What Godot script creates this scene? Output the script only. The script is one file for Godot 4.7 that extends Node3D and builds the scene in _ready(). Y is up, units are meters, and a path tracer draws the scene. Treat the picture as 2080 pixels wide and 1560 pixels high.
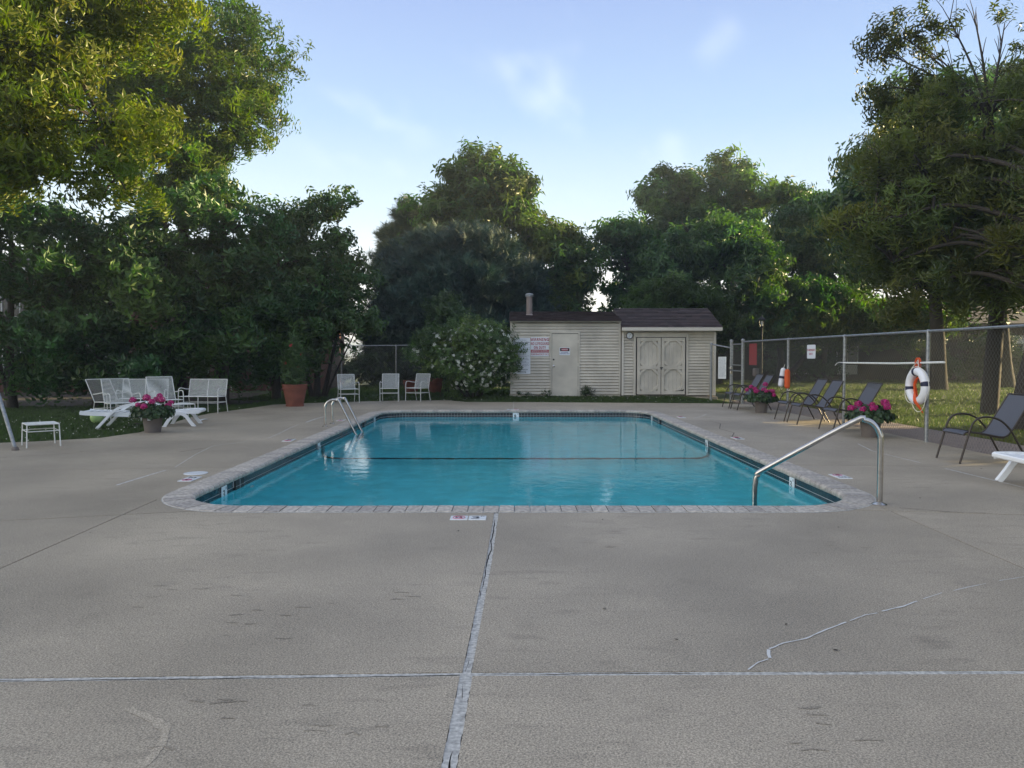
extends Node3D

# ---------------------------------------------------------------- mesh builder
class MB:
	var v := PackedVector3Array()
	var n := PackedVector3Array()
	var c := PackedColorArray()
	var uv := PackedVector2Array()
	var tint := Color(1, 1, 1)
	var tinted := false
	func tri(a: Vector3, b: Vector3, d: Vector3, na: Vector3, nb: Vector3, nd: Vector3) -> void:
		var g := (d - a).cross(b - a)
		if g.dot(na + nb + nd) < 0.0:
			var t := b
			b = d
			d = t
			t = nb
			nb = nd
			nd = t
		v.append(a)
		v.append(b)
		v.append(d)
		n.append(na)
		n.append(nb)
		n.append(nd)
		if tinted:
			c.append(tint)
			c.append(tint)
			c.append(tint)
	func flat(a: Vector3, b: Vector3, d: Vector3, hint: Vector3) -> void:
		var g := (d - a).cross(b - a)
		if g.length_squared() < 1e-16:
			return
		g = g.normalized()
		if g.dot(hint) < 0.0:
			g = -g
		tri(a, b, d, g, g, g)
	func quad(a: Vector3, b: Vector3, d: Vector3, e: Vector3, hint: Vector3) -> void:
		flat(a, b, d, hint)
		flat(a, d, e, hint)
	# a box, its edges chamfered by bev
	func box(at: Vector3, s: Vector3, bev := 0.0, bs := Basis()) -> void:
		var h := s * 0.5
		var b := minf(bev, minf(h.x, minf(h.y, h.z)) * 0.9)
		var k := [Vector3(h.x, h.y - b, h.z - b), Vector3(h.x - b, h.y, h.z - b), Vector3(h.x - b, h.y - b, h.z)]
		var f := func(axis: int, sx: int, sy: int, sz: int) -> Vector3:
			var p: Vector3 = k[axis]
			return at + bs * Vector3(p.x * sx, p.y * sy, p.z * sz)
		for s1 in [-1, 1]:
			quad(f.call(0, s1, -1, -1), f.call(0, s1, 1, -1), f.call(0, s1, 1, 1), f.call(0, s1, -1, 1), bs * Vector3(s1, 0, 0))
			quad(f.call(1, -1, s1, -1), f.call(1, 1, s1, -1), f.call(1, 1, s1, 1), f.call(1, -1, s1, 1), bs * Vector3(0, s1, 0))
			quad(f.call(2, -1, -1, s1), f.call(2, 1, -1, s1), f.call(2, 1, 1, s1), f.call(2, -1, 1, s1), bs * Vector3(0, 0, s1))
		if b <= 0.0:
			return
		for s1 in [-1, 1]:
			for s2 in [-1, 1]:
				quad(f.call(0, s1, s2, -1), f.call(0, s1, s2, 1), f.call(1, s1, s2, 1), f.call(1, s1, s2, -1), bs * Vector3(s1, s2, 0))
				quad(f.call(0, s1, -1, s2), f.call(0, s1, 1, s2), f.call(2, s1, 1, s2), f.call(2, s1, -1, s2), bs * Vector3(s1, 0, s2))
				quad(f.call(1, -1, s1, s2), f.call(1, 1, s1, s2), f.call(2, 1, s1, s2), f.call(2, -1, s1, s2), bs * Vector3(0, s1, s2))
				for s3 in [-1, 1]:
					flat(f.call(0, s1, s2, s3), f.call(1, s1, s2, s3), f.call(2, s1, s2, s3), bs * Vector3(s1, s2, s3))
	# a tube swept along pts; r is a number or a list of radii; flat_x squeezes it
	func tube(pts: Array, r: Variant, sides := 8, caps := true, closed := false) -> void:
		var m := pts.size()
		if m < 2:
			return
		var rings: Array = []
		var dirs: Array = []
		var up := Vector3(0.31, 0.87, 0.21)
		for i in m:
			var p0: Vector3 = pts[(i - 1 + m) % m] if closed else pts[maxi(i - 1, 0)]
			var p1: Vector3 = pts[(i + 1) % m] if closed else pts[mini(i + 1, m - 1)]
			var t := (p1 - p0).normalized()
			dirs.append(t)
			var side := up - t * up.dot(t)
			if side.length() < 0.05:
				side = t.cross(Vector3(0.9, 0.1, 0.4))
			side = side.normalized()
			up = side
			var oth := t.cross(side)
			var rr: float = r[i] if r is Array else r
			var ring: Array = []
			for j in sides:
				var a := TAU * j / sides
				var nn := side * cos(a) + oth * sin(a)
				ring.append([(pts[i] as Vector3) + nn * rr, nn])
			rings.append(ring)
		for i in (m if closed else m - 1):
			var A: Array = rings[i]
			var B: Array = rings[(i + 1) % m]
			for j in sides:
				var k := (j + 1) % sides
				tri(A[j][0], B[j][0], B[k][0], A[j][1], B[j][1], B[k][1])
				tri(A[j][0], B[k][0], A[k][0], A[j][1], B[k][1], A[k][1])
		if caps and not closed:
			for e in [0, m - 1]:
				var nn: Vector3 = -dirs[e] if e == 0 else dirs[e]
				for j in range(1, sides - 1):
					flat(rings[e][0][0], rings[e][j][0], rings[e][j + 1][0], nn)
	# a surface of revolution about y; profile is a list of Vector2(radius, height)
	func lathe(prof: Array, sides := 24, at := Vector3.ZERO, bs := Basis()) -> void:
		for i in prof.size() - 1:
			var p: Vector2 = prof[i]
			var q: Vector2 = prof[i + 1]
			var e := q - p
			var nr := Vector2(e.y, -e.x).normalized()
			for j in sides:
				var a := TAU * j / sides
				var b := TAU * (j + 1) / sides
				var ca := Vector3(cos(a), 0, sin(a))
				var cb := Vector3(cos(b), 0, sin(b))
				var na := bs * (ca * nr.x + Vector3(0, nr.y, 0))
				var nb := bs * (cb * nr.x + Vector3(0, nr.y, 0))
				var p1 := at + bs * (ca * p.x + Vector3(0, p.y, 0))
				var p2 := at + bs * (cb * p.x + Vector3(0, p.y, 0))
				var q1 := at + bs * (ca * q.x + Vector3(0, q.y, 0))
				var q2 := at + bs * (cb * q.x + Vector3(0, q.y, 0))
				if p.x > 1e-5:
					tri(p1, p2, q1, na, nb, na)
				if q.x > 1e-5:
					tri(q1, p2, q2, na, nb, nb)
	# a polygon in local xy pulled from z = 0 to z = depth
	func prism(poly: PackedVector2Array, depth: float, xf := Transform3D()) -> void:
		var ix := Geometry2D.triangulate_polygon(poly)
		var fz := xf.basis * Vector3(0, 0, 1)
		for i in range(0, ix.size(), 3):
			var p := poly[ix[i]]
			var q := poly[ix[i + 1]]
			var r := poly[ix[i + 2]]
			flat(xf * Vector3(p.x, p.y, depth), xf * Vector3(q.x, q.y, depth), xf * Vector3(r.x, r.y, depth), fz)
			flat(xf * Vector3(p.x, p.y, 0), xf * Vector3(q.x, q.y, 0), xf * Vector3(r.x, r.y, 0), -fz)
		var ccw := not Geometry2D.is_polygon_clockwise(poly)
		for i in poly.size():
			var p := poly[i]
			var q := poly[(i + 1) % poly.size()]
			var e := q - p
			var o := Vector2(e.y, -e.x) * (1.0 if ccw else -1.0)
			quad(xf * Vector3(p.x, p.y, 0), xf * Vector3(q.x, q.y, 0), xf * Vector3(q.x, q.y, depth), xf * Vector3(p.x, p.y, depth), xf.basis * Vector3(o.x, o.y, 0))
	func ball(at: Vector3, r: Vector3, seg := 10) -> void:
		var rows := seg / 2
		for i in rows:
			for j in seg:
				var q: Array = []
				for w in [[i, j], [i, j + 1], [i + 1, j + 1], [i + 1, j]]:
					var t: float = PI * w[0] / rows
					var a: float = TAU * w[1] / seg
					q.append(Vector3(sin(t) * cos(a), cos(t), sin(t) * sin(a)))
				if i > 0:
					tri(at + q[0] * r, at + q[1] * r, at + q[2] * r, q[0], q[1], q[2])
				if i < rows - 1:
					tri(at + q[0] * r, at + q[2] * r, at + q[3] * r, q[0], q[2], q[3])
	func mesh(m: Material) -> ArrayMesh:
		var a := []
		a.resize(Mesh.ARRAY_MAX)
		a[Mesh.ARRAY_VERTEX] = v
		a[Mesh.ARRAY_NORMAL] = n
		if c.size() == v.size() and tinted:
			a[Mesh.ARRAY_COLOR] = c
		if uv.size() == v.size():
			a[Mesh.ARRAY_TEX_UV] = uv
		var out := ArrayMesh.new()
		out.add_surface_from_arrays(Mesh.PRIMITIVE_TRIANGLES, a)
		out.surface_set_material(0, m)
		return out

# ---------------------------------------------------------------- naming and placing
var used := {}
var M := {}
var rng := RandomNumberGenerator.new()

func numbered(called: String) -> String:
	var k: int = used.get(called, 0)
	used[called] = k + 1
	return called if k == 0 else "%s_%03d" % [called, k]

func tag(o: Node, label: String, category: String, group := "", kind := "") -> Node:
	o.set_meta("label", label)
	if category:
		o.set_meta("category", category)
	if group:
		o.set_meta("group", group)
	if kind:
		o.set_meta("kind", kind)
	return o

func thing(called: String, label: String, category: String, at := Vector3.ZERO, turn := 0.0, group := "", kind := "") -> Node3D:
	var o := Node3D.new()
	o.name = numbered(called)
	add_child(o)
	o.position = at
	o.rotation_degrees.y = turn
	tag(o, label, category, group, kind)
	return o

func obj(called: String, mb: MB, m: Material, parent: Node) -> MeshInstance3D:
	return inst(called, mb.mesh(m), parent)

func inst(called: String, mesh: Mesh, parent: Node, at := Transform3D()) -> MeshInstance3D:
	var o := MeshInstance3D.new()
	o.name = numbered(called) if parent == self else called
	o.mesh = mesh
	o.transform = at
	parent.add_child(o, true)
	return o

func single(called: String, mb: MB, m: Material, label: String, category: String, at := Vector3.ZERO, turn := 0.0, group := "", kind := "") -> MeshInstance3D:
	var o := obj(called, mb, m, self)
	o.position = at
	o.rotation_degrees.y = turn
	tag(o, label, category, group, kind)
	return o

func dup(root: Node3D, at: Vector3, turn: float, label: String) -> Node3D:
	var r: Node3D = root.duplicate()
	var base := String(root.name)
	r.name = numbered(base)
	add_child(r)
	r.position = at
	r.rotation_degrees.y = turn
	r.set_meta("label", label)
	return r

func scatter(called: String, mesh: Mesh, xs: Array, cols: Array, parent: Node) -> MultiMeshInstance3D:
	var mm := MultiMesh.new()
	mm.transform_format = MultiMesh.TRANSFORM_3D
	mm.use_colors = cols.size() > 0
	mm.mesh = mesh
	mm.instance_count = xs.size()
	for i in xs.size():
		mm.set_instance_transform(i, xs[i])
		if cols.size() > 0:
			mm.set_instance_color(i, cols[i])
	var o := MultiMeshInstance3D.new()
	o.name = numbered(called) if parent == self else called
	o.multimesh = mm
	parent.add_child(o, true)
	o.set_meta("kind", "stuff")
	return o

func lettering(text: String, size: float, at: Vector3, parent: Node, m: Material, basis := Basis(), face := "Droid Sans", weight := 700, thick := 0.003, wide := 1.0) -> MeshInstance3D:
	var f := SystemFont.new()
	f.font_names = PackedStringArray([face])
	f.font_weight = weight
	var t := TextMesh.new()
	t.text = text
	t.font = f
	t.font_size = 64
	t.pixel_size = size / 46.0
	t.depth = thick
	t.curve_step = 2.0
	t.material = m
	return inst("lettering", t, parent, Transform3D(basis * Basis.from_scale(Vector3(wide, 1, 1)), at))

# ---------------------------------------------------------------- materials
func lin(r: float, g: float, b: float) -> Color:
	return Color(r, g, b).linear_to_srgb()

func mat(called: String, col: Color, rough := 0.7, metal := 0.0) -> StandardMaterial3D:
	if M.has(called):
		return M[called]
	var m := StandardMaterial3D.new()
	m.resource_name = called
	m.albedo_color = col.linear_to_srgb()
	m.roughness = rough
	m.metallic = metal
	M[called] = m
	return m

# a noise picture between two grey levels, laid triplanar in the world
func noise_tex(freq: float, lo: float, hi: float, size := 512, seed_ := 1, kind := FastNoiseLite.TYPE_SIMPLEX_SMOOTH, oct := 4, normal := false, bump := 4.0) -> NoiseTexture2D:
	var f := FastNoiseLite.new()
	f.noise_type = kind
	f.seed = seed_
	f.frequency = freq
	f.fractal_octaves = oct
	var t := NoiseTexture2D.new()
	t.width = size
	t.height = size
	t.seamless = true
	t.noise = f
	if normal:
		t.as_normal_map = true
		t.bump_strength = bump
	else:
		var g := Gradient.new()
		g.set_color(0, Color(lo, lo, lo))
		g.set_color(1, Color(hi, hi, hi))
		t.color_ramp = g
	return t

func grain(m: StandardMaterial3D, tex: Texture2D, metres: float, world := true) -> StandardMaterial3D:
	m.albedo_texture = tex
	m.uv1_triplanar = true
	m.uv1_world_triplanar = world
	m.uv1_scale = Vector3.ONE / metres
	return m

func wear(m: StandardMaterial3D, tex: Texture2D, metres: float) -> StandardMaterial3D:
	m.detail_enabled = true
	m.detail_blend_mode = BaseMaterial3D.BLEND_MODE_MUL
	m.detail_albedo = tex
	m.detail_uv_layer = BaseMaterial3D.DETAIL_UV_2
	m.uv2_triplanar = true
	m.uv2_world_triplanar = true
	m.uv2_scale = Vector3.ONE / metres
	return m

# pebbly grain with light and dark grit
func grit_image(size: int, spread: float, seed_: int, specks: int) -> ImageTexture:
	var r := RandomNumberGenerator.new()
	r.seed = seed_
	var f := FastNoiseLite.new()
	f.seed = seed_
	f.frequency = 0.16
	f.fractal_octaves = 2
	var soft := f.get_seamless_image(size, size).get_data()
	var data := PackedByteArray()
	data.resize(size * size)
	for i in size * size:
		var x := 205.0 + (soft[i] - 128.0) * spread * 0.5 + (r.randf() + r.randf() - 1.0) * 70.0 * spread
		data[i] = clampi(int(x), 40, 255)
	for k in specks:
		var x0 := r.randi() % size
		var y0 := r.randi() % size
		var val := 255 if r.randf() < 0.55 else 110
		for dy in 2:
			for dx in 1 + r.randi() % 3:
				data[((y0 + dy) % size) * size + (x0 + dx) % size] = val
	return ImageTexture.create_from_image(Image.create_from_data(size, size, false, Image.FORMAT_L8, data))

func leaf_mat(called: String, through: Color, rough := 0.44) -> StandardMaterial3D:
	var m := mat(called, Color(1, 1, 1), rough)
	m.vertex_color_use_as_albedo = true
	m.cull_mode = BaseMaterial3D.CULL_DISABLED
	m.backlight_enabled = true
	m.backlight = through
	return m

func arc(center: Vector3, a: Vector3, b: Vector3, from: float, to: float, steps: int) -> Array:
	var out: Array = []
	for i in steps + 1:
		var t := deg_to_rad(lerpf(from, to, float(i) / steps))
		out.append(center + a * cos(t) + b * sin(t))
	return out

# a smooth line through the given points
func smooth(pts: Array, step := 0.05) -> Array:
	var c3 := Curve3D.new()
	var m := pts.size()
	for i in m:
		var t: Vector3 = ((pts[mini(i + 1, m - 1)] as Vector3) - (pts[maxi(i - 1, 0)] as Vector3)) / 6.0
		c3.add_point(pts[i], -t, t)
	c3.bake_interval = step
	return Array(c3.get_baked_points())

# ---------------------------------------------------------------- sky
var SUN := Vector3(0.92, 0.27, -0.32).normalized()

func sky_texture() -> ImageTexture:
	var w := 1024
	var h := 512
	var f := FastNoiseLite.new()
	f.seed = 11
	f.frequency = 1.0
	f.fractal_octaves = 5
	var big := FastNoiseLite.new()
	big.seed = 5
	big.frequency = 1.0
	big.fractal_octaves = 2
	var stops := [[0.0, Vector3(0.80, 0.74, 0.66)], [0.08, Vector3(0.73, 0.73, 0.70)], [0.17, Vector3(0.48, 0.585, 0.665)], [0.29, Vector3(0.295, 0.42, 0.595)], [0.42, Vector3(0.215, 0.305, 0.52)], [0.7, Vector3(0.27, 0.33, 0.475)], [1.0, Vector3(0.285, 0.335, 0.46)]]
	var bytes := PackedFloat32Array()
	bytes.resize(w * h * 3)
	var i := 0
	for y in h:
		var el := (0.5 - (y + 0.5) / h) * PI
		for x in w:
			var az := ((x + 0.5) / w - 0.5) * TAU
			var d := Vector3(sin(az) * cos(el), sin(el), -cos(az) * cos(el))
			var s := maxf(d.y, 0.0)
			var col: Vector3 = stops[stops.size() - 1][1]
			for k in stops.size() - 1:
				if s < stops[k + 1][0]:
					var t: float = (s - stops[k][0]) / (stops[k + 1][0] - stops[k][0])
					col = (stops[k][1] as Vector3).lerp(stops[k + 1][1], t)
					break
			var ang := rad_to_deg(acos(clampf(d.dot(SUN), -1.0, 1.0)))
			col += Vector3(1.0, 0.86, 0.62) * (4.0 * exp(-ang / 8.0)) + Vector3(0.90, 0.84, 0.70) * (0.85 * exp(-ang / 28.0))
			if d.y > 0.02:
				var u := Vector2(d.x, d.z) / (d.y + 0.12)
				var n := f.get_noise_3d(u.x * 3.2 + u.y * 0.9, u.y * 1.5, 0.3) * 0.5 + 0.5
				var m := big.get_noise_2d(u.x * 1.1 + 3.1, u.y * 0.8) * 0.5 + 0.5
				var cl := smoothstep(0.52, 0.82, n) * smoothstep(0.40, 0.75, m)
				col = col.lerp(Vector3(0.80, 0.85, 0.92), cl * 0.30)
			else:
				col = Vector3(0.20, 0.20, 0.17)
			bytes[i] = col.x
			bytes[i + 1] = col.y
			bytes[i + 2] = col.z
			i += 3
	return ImageTexture.create_from_image(Image.create_from_data(w, h, false, Image.FORMAT_RGBF, bytes.to_byte_array()))

# ---------------------------------------------------------------- the scene
func _ready() -> void:
	rng.seed = 4242
	var cam := Camera3D.new()
	cam.name = "camera"
	add_child(cam)
	cam.position = Vector3(0, 1.4, 0)
	cam.rotation_degrees = Vector3(-2.19, 0, 0)
	cam.fov = 53.72
	cam.near = 0.05
	cam.far = 900.0
	cam.current = true
	var env := Environment.new()
	env.background_mode = Environment.BG_SKY
	var pano := PanoramaSkyMaterial.new()
	pano.panorama = sky_texture()
	pano.energy_multiplier = 0.56
	env.sky = Sky.new()
	env.sky.sky_material = pano
	env.tonemap_mode = Environment.TONE_MAPPER_LINEAR
	env.tonemap_exposure = 3.15
	env.volumetric_fog_enabled = true
	env.volumetric_fog_density = 0.0012
	env.volumetric_fog_albedo = Color(0.93, 0.97, 1.0)
	env.volumetric_fog_anisotropy = 0.4
	env.sdfgi_enabled = true
	env.ssao_enabled = true
	env.ssil_enabled = true
	var we := WorldEnvironment.new()
	we.name = "world"
	we.environment = env
	add_child(we)
	var sun := DirectionalLight3D.new()
	sun.name = "sun"
	sun.light_color = Color(1.0, 0.90, 0.68)
	sun.light_energy = 1.6
	sun.light_angular_distance = 0.5
	sun.shadow_enabled = true
	add_child(sun)
	sun.look_at_from_position(Vector3.ZERO, -SUN, Vector3.UP)

	make_materials()
	build_ground()
	build_deck()
	build_pool()
	build_pump_house()
	build_storage_shed()
	build_left_building()
	build_right_building()
	build_fences()
	build_trees()
	build_lawns()
	build_pool_fittings()
	build_markers()
	build_white_furniture()
	build_sling_chairs()
	build_pots()
	build_signs()
	build_safety_gear()
	build_small_things()

func make_materials() -> void:
	var cn := mat("concrete", Color(0.67, 0.57, 0.425), 0.62)
	grain(cn, grit_image(1024, 0.85, 3, 3600), 1.9)
	wear(cn, stain_image(), 11.0)
	cn.heightmap_enabled = true
	cn.heightmap_texture = cn.albedo_texture
	cn.heightmap_scale = 0.12
	for k in 3:
		var tone := mat("concrete_tone%d" % k, Color(0.67, 0.57, 0.425) * [0.95, 1.04, 0.99][k], 0.62)
		tone.albedo_texture = cn.albedo_texture
		tone.uv1_triplanar = true
		tone.uv1_world_triplanar = true
		tone.uv1_scale = cn.uv1_scale
		tone.uv1_offset = Vector3(0.31, 0.17, 0.43) * k
		wear(tone, cn.detail_albedo, 11.0)
		tone.heightmap_enabled = true
		tone.heightmap_texture = cn.albedo_texture
		tone.heightmap_scale = 0.12
	var caulk := mat("caulk", Color(0.72, 0.70, 0.64), 0.7)
	grain(caulk, noise_tex(0.03, 0.62, 1.0, 512, 8), 0.5)
	mat("crack_paint", Color(0.62, 0.62, 0.60), 0.8)
	mat("dark_joint", Color(0.06, 0.055, 0.05), 0.95)
	for k in 3:
		var cs := mat("coping%d" % k, [Color(0.60, 0.545, 0.475), Color(0.68, 0.62, 0.54), Color(0.50, 0.455, 0.405)][k], 0.75)
		grain(cs, noise_tex(0.02, 0.66, 1.0, 512, 20), 0.55)
		cs.heightmap_enabled = true
		cs.heightmap_texture = cs.albedo_texture
		cs.heightmap_scale = 0.1
	for k in 3:
		mat("pool_tile%d" % k, [Color(0.010, 0.020, 0.032), Color(0.013, 0.028, 0.040), Color(0.020, 0.030, 0.036)][k], 0.15)
	mat("grout", Color(0.42, 0.43, 0.42), 0.8)
	var pp := mat("pool_plaster", Color(0.17, 0.89, 0.98), 0.6)
	grain(pp, noise_tex(0.012, 0.86, 1.0, 512, 31), 3.0)
	var wt := mat("water", Color(0.84, 0.985, 1.0), 0.0)
	wt.albedo_color.a = 0.0
	wt.refraction_enabled = true
	wt.refraction_scale = 0.033
	wt.transparency = BaseMaterial3D.TRANSPARENCY_ALPHA
	wt.metallic_specular = 0.5
	wt.normal_enabled = true
	wt.normal_texture = noise_tex(0.012, 0, 1, 1024, 77, FastNoiseLite.TYPE_SIMPLEX_SMOOTH, 4, true, 3.0)
	wt.normal_scale = 0.20
	var st := mat("steel", Color(0.62, 0.60, 0.57), 0.22, 1.0)
	grain(st, noise_tex(0.02, 0.8, 1.0, 256, 41), 0.6)
	var gv := mat("galvanised", Color(0.42, 0.44, 0.45), 0.45, 0.75)
	grain(gv, noise_tex(0.03, 0.7, 1.0, 256, 42), 0.5)
	mat("wire", Color(0.16, 0.165, 0.155), 0.5, 0.5)
	var sd := mat("siding", Color(0.84, 0.775, 0.645), 0.55)
	grain(sd, noise_tex(0.008, 0.88, 1.0, 256, 51), 2.0)
	wear(sd, cn.detail_albedo, 6.0)
	var dr := mat("shed_door", Color(0.68, 0.63, 0.53), 0.5)
	grain(dr, noise_tex(0.006, 0.86, 1.0, 256, 52), 1.6)
	mat("trim", Color(0.66, 0.62, 0.54), 0.5)
	mat("dark_gap", Color(0.03, 0.03, 0.03), 0.9)
	var sg := mat("shingle", Color(1, 1, 1), 0.9)
	sg.vertex_color_use_as_albedo = true
	grain(sg, noise_tex(0.12, 0.6, 1.0, 512, 53), 0.6)
	mat("black_metal", Color(0.015, 0.015, 0.016), 0.4, 0.3)
	mat("vent_pipe", Color(0.30, 0.24, 0.215), 0.6, 0.2)
	var wm := mat("white_metal", Color(0.84, 0.85, 0.81), 0.4)
	grain(wm, noise_tex(0.03, 0.86, 1.0, 256, 54), 0.5)
	mat("mesh_strap", Color(0.80, 0.82, 0.80), 0.5)
	mat("beige_strap", Color(0.36, 0.34, 0.30), 0.6)
	mat("white_plastic", Color(0.83, 0.85, 0.86), 0.35)
	var sl := mat("sling", Color(0.125, 0.135, 0.165), 0.7)
	grain(sl, noise_tex(0.15, 0.75, 1.0, 256, 55), 0.12)
	sl.backlight_enabled = true
	sl.backlight = Color(0.35, 0.34, 0.33)
	mat("chair_frame", Color(0.055, 0.045, 0.038), 0.4, 0.5)
	mat("sign_white", Color(0.72, 0.75, 0.79), 0.4)
	mat("sign_red", Color(0.36, 0.022, 0.028), 0.5)
	mat("print_dark", Color(0.05, 0.05, 0.07), 0.6)
	mat("print_grey", Color(0.24, 0.26, 0.32), 0.6)
	mat("print_blue", Color(0.02, 0.06, 0.25), 0.5)
	mat("print_black", Color(0.01, 0.01, 0.012), 0.5)
	mat("tile_white", Color(0.78, 0.81, 0.83), 0.25)
	mat("icon_red", Color(0.40, 0.03, 0.10), 0.4)
	mat("orange", Color(0.70, 0.10, 0.015), 0.6)
	mat("buoy_white", Color(0.78, 0.79, 0.82), 0.4)
	mat("navy", Color(0.012, 0.016, 0.05), 0.6)
	mat("rope_white", Color(0.72, 0.70, 0.62), 0.8)
	var tc := mat("terracotta", Color(0.27, 0.088, 0.056), 0.75)
	grain(tc, noise_tex(0.01, 0.74, 1.0, 256, 56), 0.8)
	var pt := mat("planter", Color(0.165, 0.14, 0.125), 0.7)
	grain(pt, noise_tex(0.01, 0.85, 1.0, 256, 57), 0.6)
	mat("soil", Color(0.025, 0.018, 0.012), 0.95)
	var bk := mat("bark", Color(0.085, 0.070, 0.055), 0.95)
	grain(bk, noise_tex(0.03, 0.5, 1.0, 512, 58), 0.7)
	bk.heightmap_enabled = true
	bk.heightmap_texture = bk.albedo_texture
	bk.heightmap_scale = 1.2
	var br := mat("brick_wall", Color(0.135, 0.052, 0.036), 0.9)
	grain(br, noise_tex(0.05, 0.6, 1.0, 512, 59), 1.2)
	mat("roof_dark", Color(0.06, 0.05, 0.045), 0.9)
	mat("window_glass", Color(0.02, 0.025, 0.03), 0.08)
	mat("frame_white", Color(0.55, 0.55, 0.53), 0.6)
	var bd := mat("dark_brick", Color(0.060, 0.034, 0.027), 0.9)
	grain(bd, br.albedo_texture, 1.2)
	for k in 2:
		var sc := mat("scuff%d" % k, Color(0.67, 0.57, 0.425) * [0.80, 0.98][k], 0.62)
		grain(sc, cn.albedo_texture, 1.9)
		if k == 0:
			wear(sc, cn.detail_albedo, 11.0)
	var lw := mat("lawn", Color(0.060, 0.100, 0.022), 0.95)
	grain(lw, noise_tex(0.02, 0.5, 1.0, 512, 60), 1.7)
	var lf := mat("litter", Color(0.045, 0.032, 0.020), 0.95)
	grain(lf, noise_tex(0.06, 0.4, 1.0, 512, 61), 0.9)
	var wk := mat("walkway", Color(0.36, 0.285, 0.245), 0.9)
	grain(wk, M["concrete"].albedo_texture, 1.9)
	leaf_mat("ash_leaf", Color(0.86, 1.0, 0.20))
	leaf_mat("dark_leaf", Color(0.60, 0.80, 0.22))
	leaf_mat("willow_leaf", Color(0.95, 1.0, 0.25))
	leaf_mat("needle", Color(0.25, 0.32, 0.2), 0.6)
	leaf_mat("blade", Color(0.55, 0.75, 0.15))
	leaf_mat("petal", Color(0.7, 0.3, 0.45))

# worn and damp patches over ten metres of concrete
func stain_image() -> ImageTexture:
	var size := 1024
	var a := FastNoiseLite.new()
	a.seed = 91
	a.frequency = 0.0045
	a.fractal_octaves = 5
	var b := FastNoiseLite.new()
	b.seed = 17
	b.frequency = 0.02
	b.fractal_octaves = 4
	b.domain_warp_enabled = true
	b.domain_warp_amplitude = 40.0
	b.domain_warp_frequency = 0.01
	var pa := a.get_seamless_image(size, size).get_data()
	var pb := b.get_seamless_image(size, size).get_data()
	var data := PackedByteArray()
	data.resize(size * size * 3)
	for i in size * size:
		var x := pa[i] / 255.0
		var y := pb[i] / 255.0
		var g := 0.91 + 0.09 * (x - 0.5) * 2.0
		var row := i / size
		var streak := pb[((row * 4) % size) * size + i % size] / 255.0
		g -= smoothstep(0.55, 0.95, streak) * smoothstep(0.42, 0.72, x) * 0.10
		g -= smoothstep(0.72, 0.95, y) * 0.05
		g += smoothstep(0.40, 0.10, y) * 0.03
		g = clampf(g, 0.4, 1.0)
		data[i * 3] = int(255.0 * g)
		data[i * 3 + 1] = int(255.0 * g)
		data[i * 3 + 2] = int(255.0 * g)
	return ImageTexture.create_from_image(Image.create_from_data(size, size, false, Image.FORMAT_RGB8, data))

# ---------------------------------------------------------------- ground, deck, pool
const PX0 := -3.2
const PX1 := 3.33
const PZ0 := -19.0
const PZ1 := -6.97
const WATER := -0.155
const OUT := 0.27

# the pool's outline grown by g, counter to the clock from above
func pool_outline(g: float, steps := 10) -> PackedVector2Array:
	var r := 0.73 + g
	var x0 := PX0 - g
	var x1 := PX1 + g
	var z0 := PZ0 - g
	var z1 := PZ1 + g
	var out := PackedVector2Array()
	for q in 4:
		var cx := x1 - r if q == 0 or q == 3 else x0 + r
		var cz := z1 - r if q < 2 else z0 + r
		for i in steps + 1:
			var a := PI * 0.5 * (q + float(i) / steps)
			out.append(Vector2(cx + r * cos(a), cz + r * sin(a)))
	return out

func deck_outline() -> PackedVector2Array:
	return PackedVector2Array([Vector2(-13, 5), Vector2(-13, -10.6), Vector2(-8.9, -11.75), Vector2(-7.7, -12.25), Vector2(-6.95, -12.8), Vector2(-6.75, -13.7), Vector2(-6.95, -15.2), Vector2(-7.2, -16.8), Vector2(-7.25, -18.2), Vector2(-6.9, -20.0), Vector2(-6.75, -21.4), Vector2(-5.4, -22.45), Vector2(-3.5, -23.3), Vector2(-2.0, -23.5), Vector2(-1.4, -22.6), Vector2(0.5, -22.5), Vector2(6.2, -21.9), Vector2(6.72, -21.6), Vector2(6.72, 5)])

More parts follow.
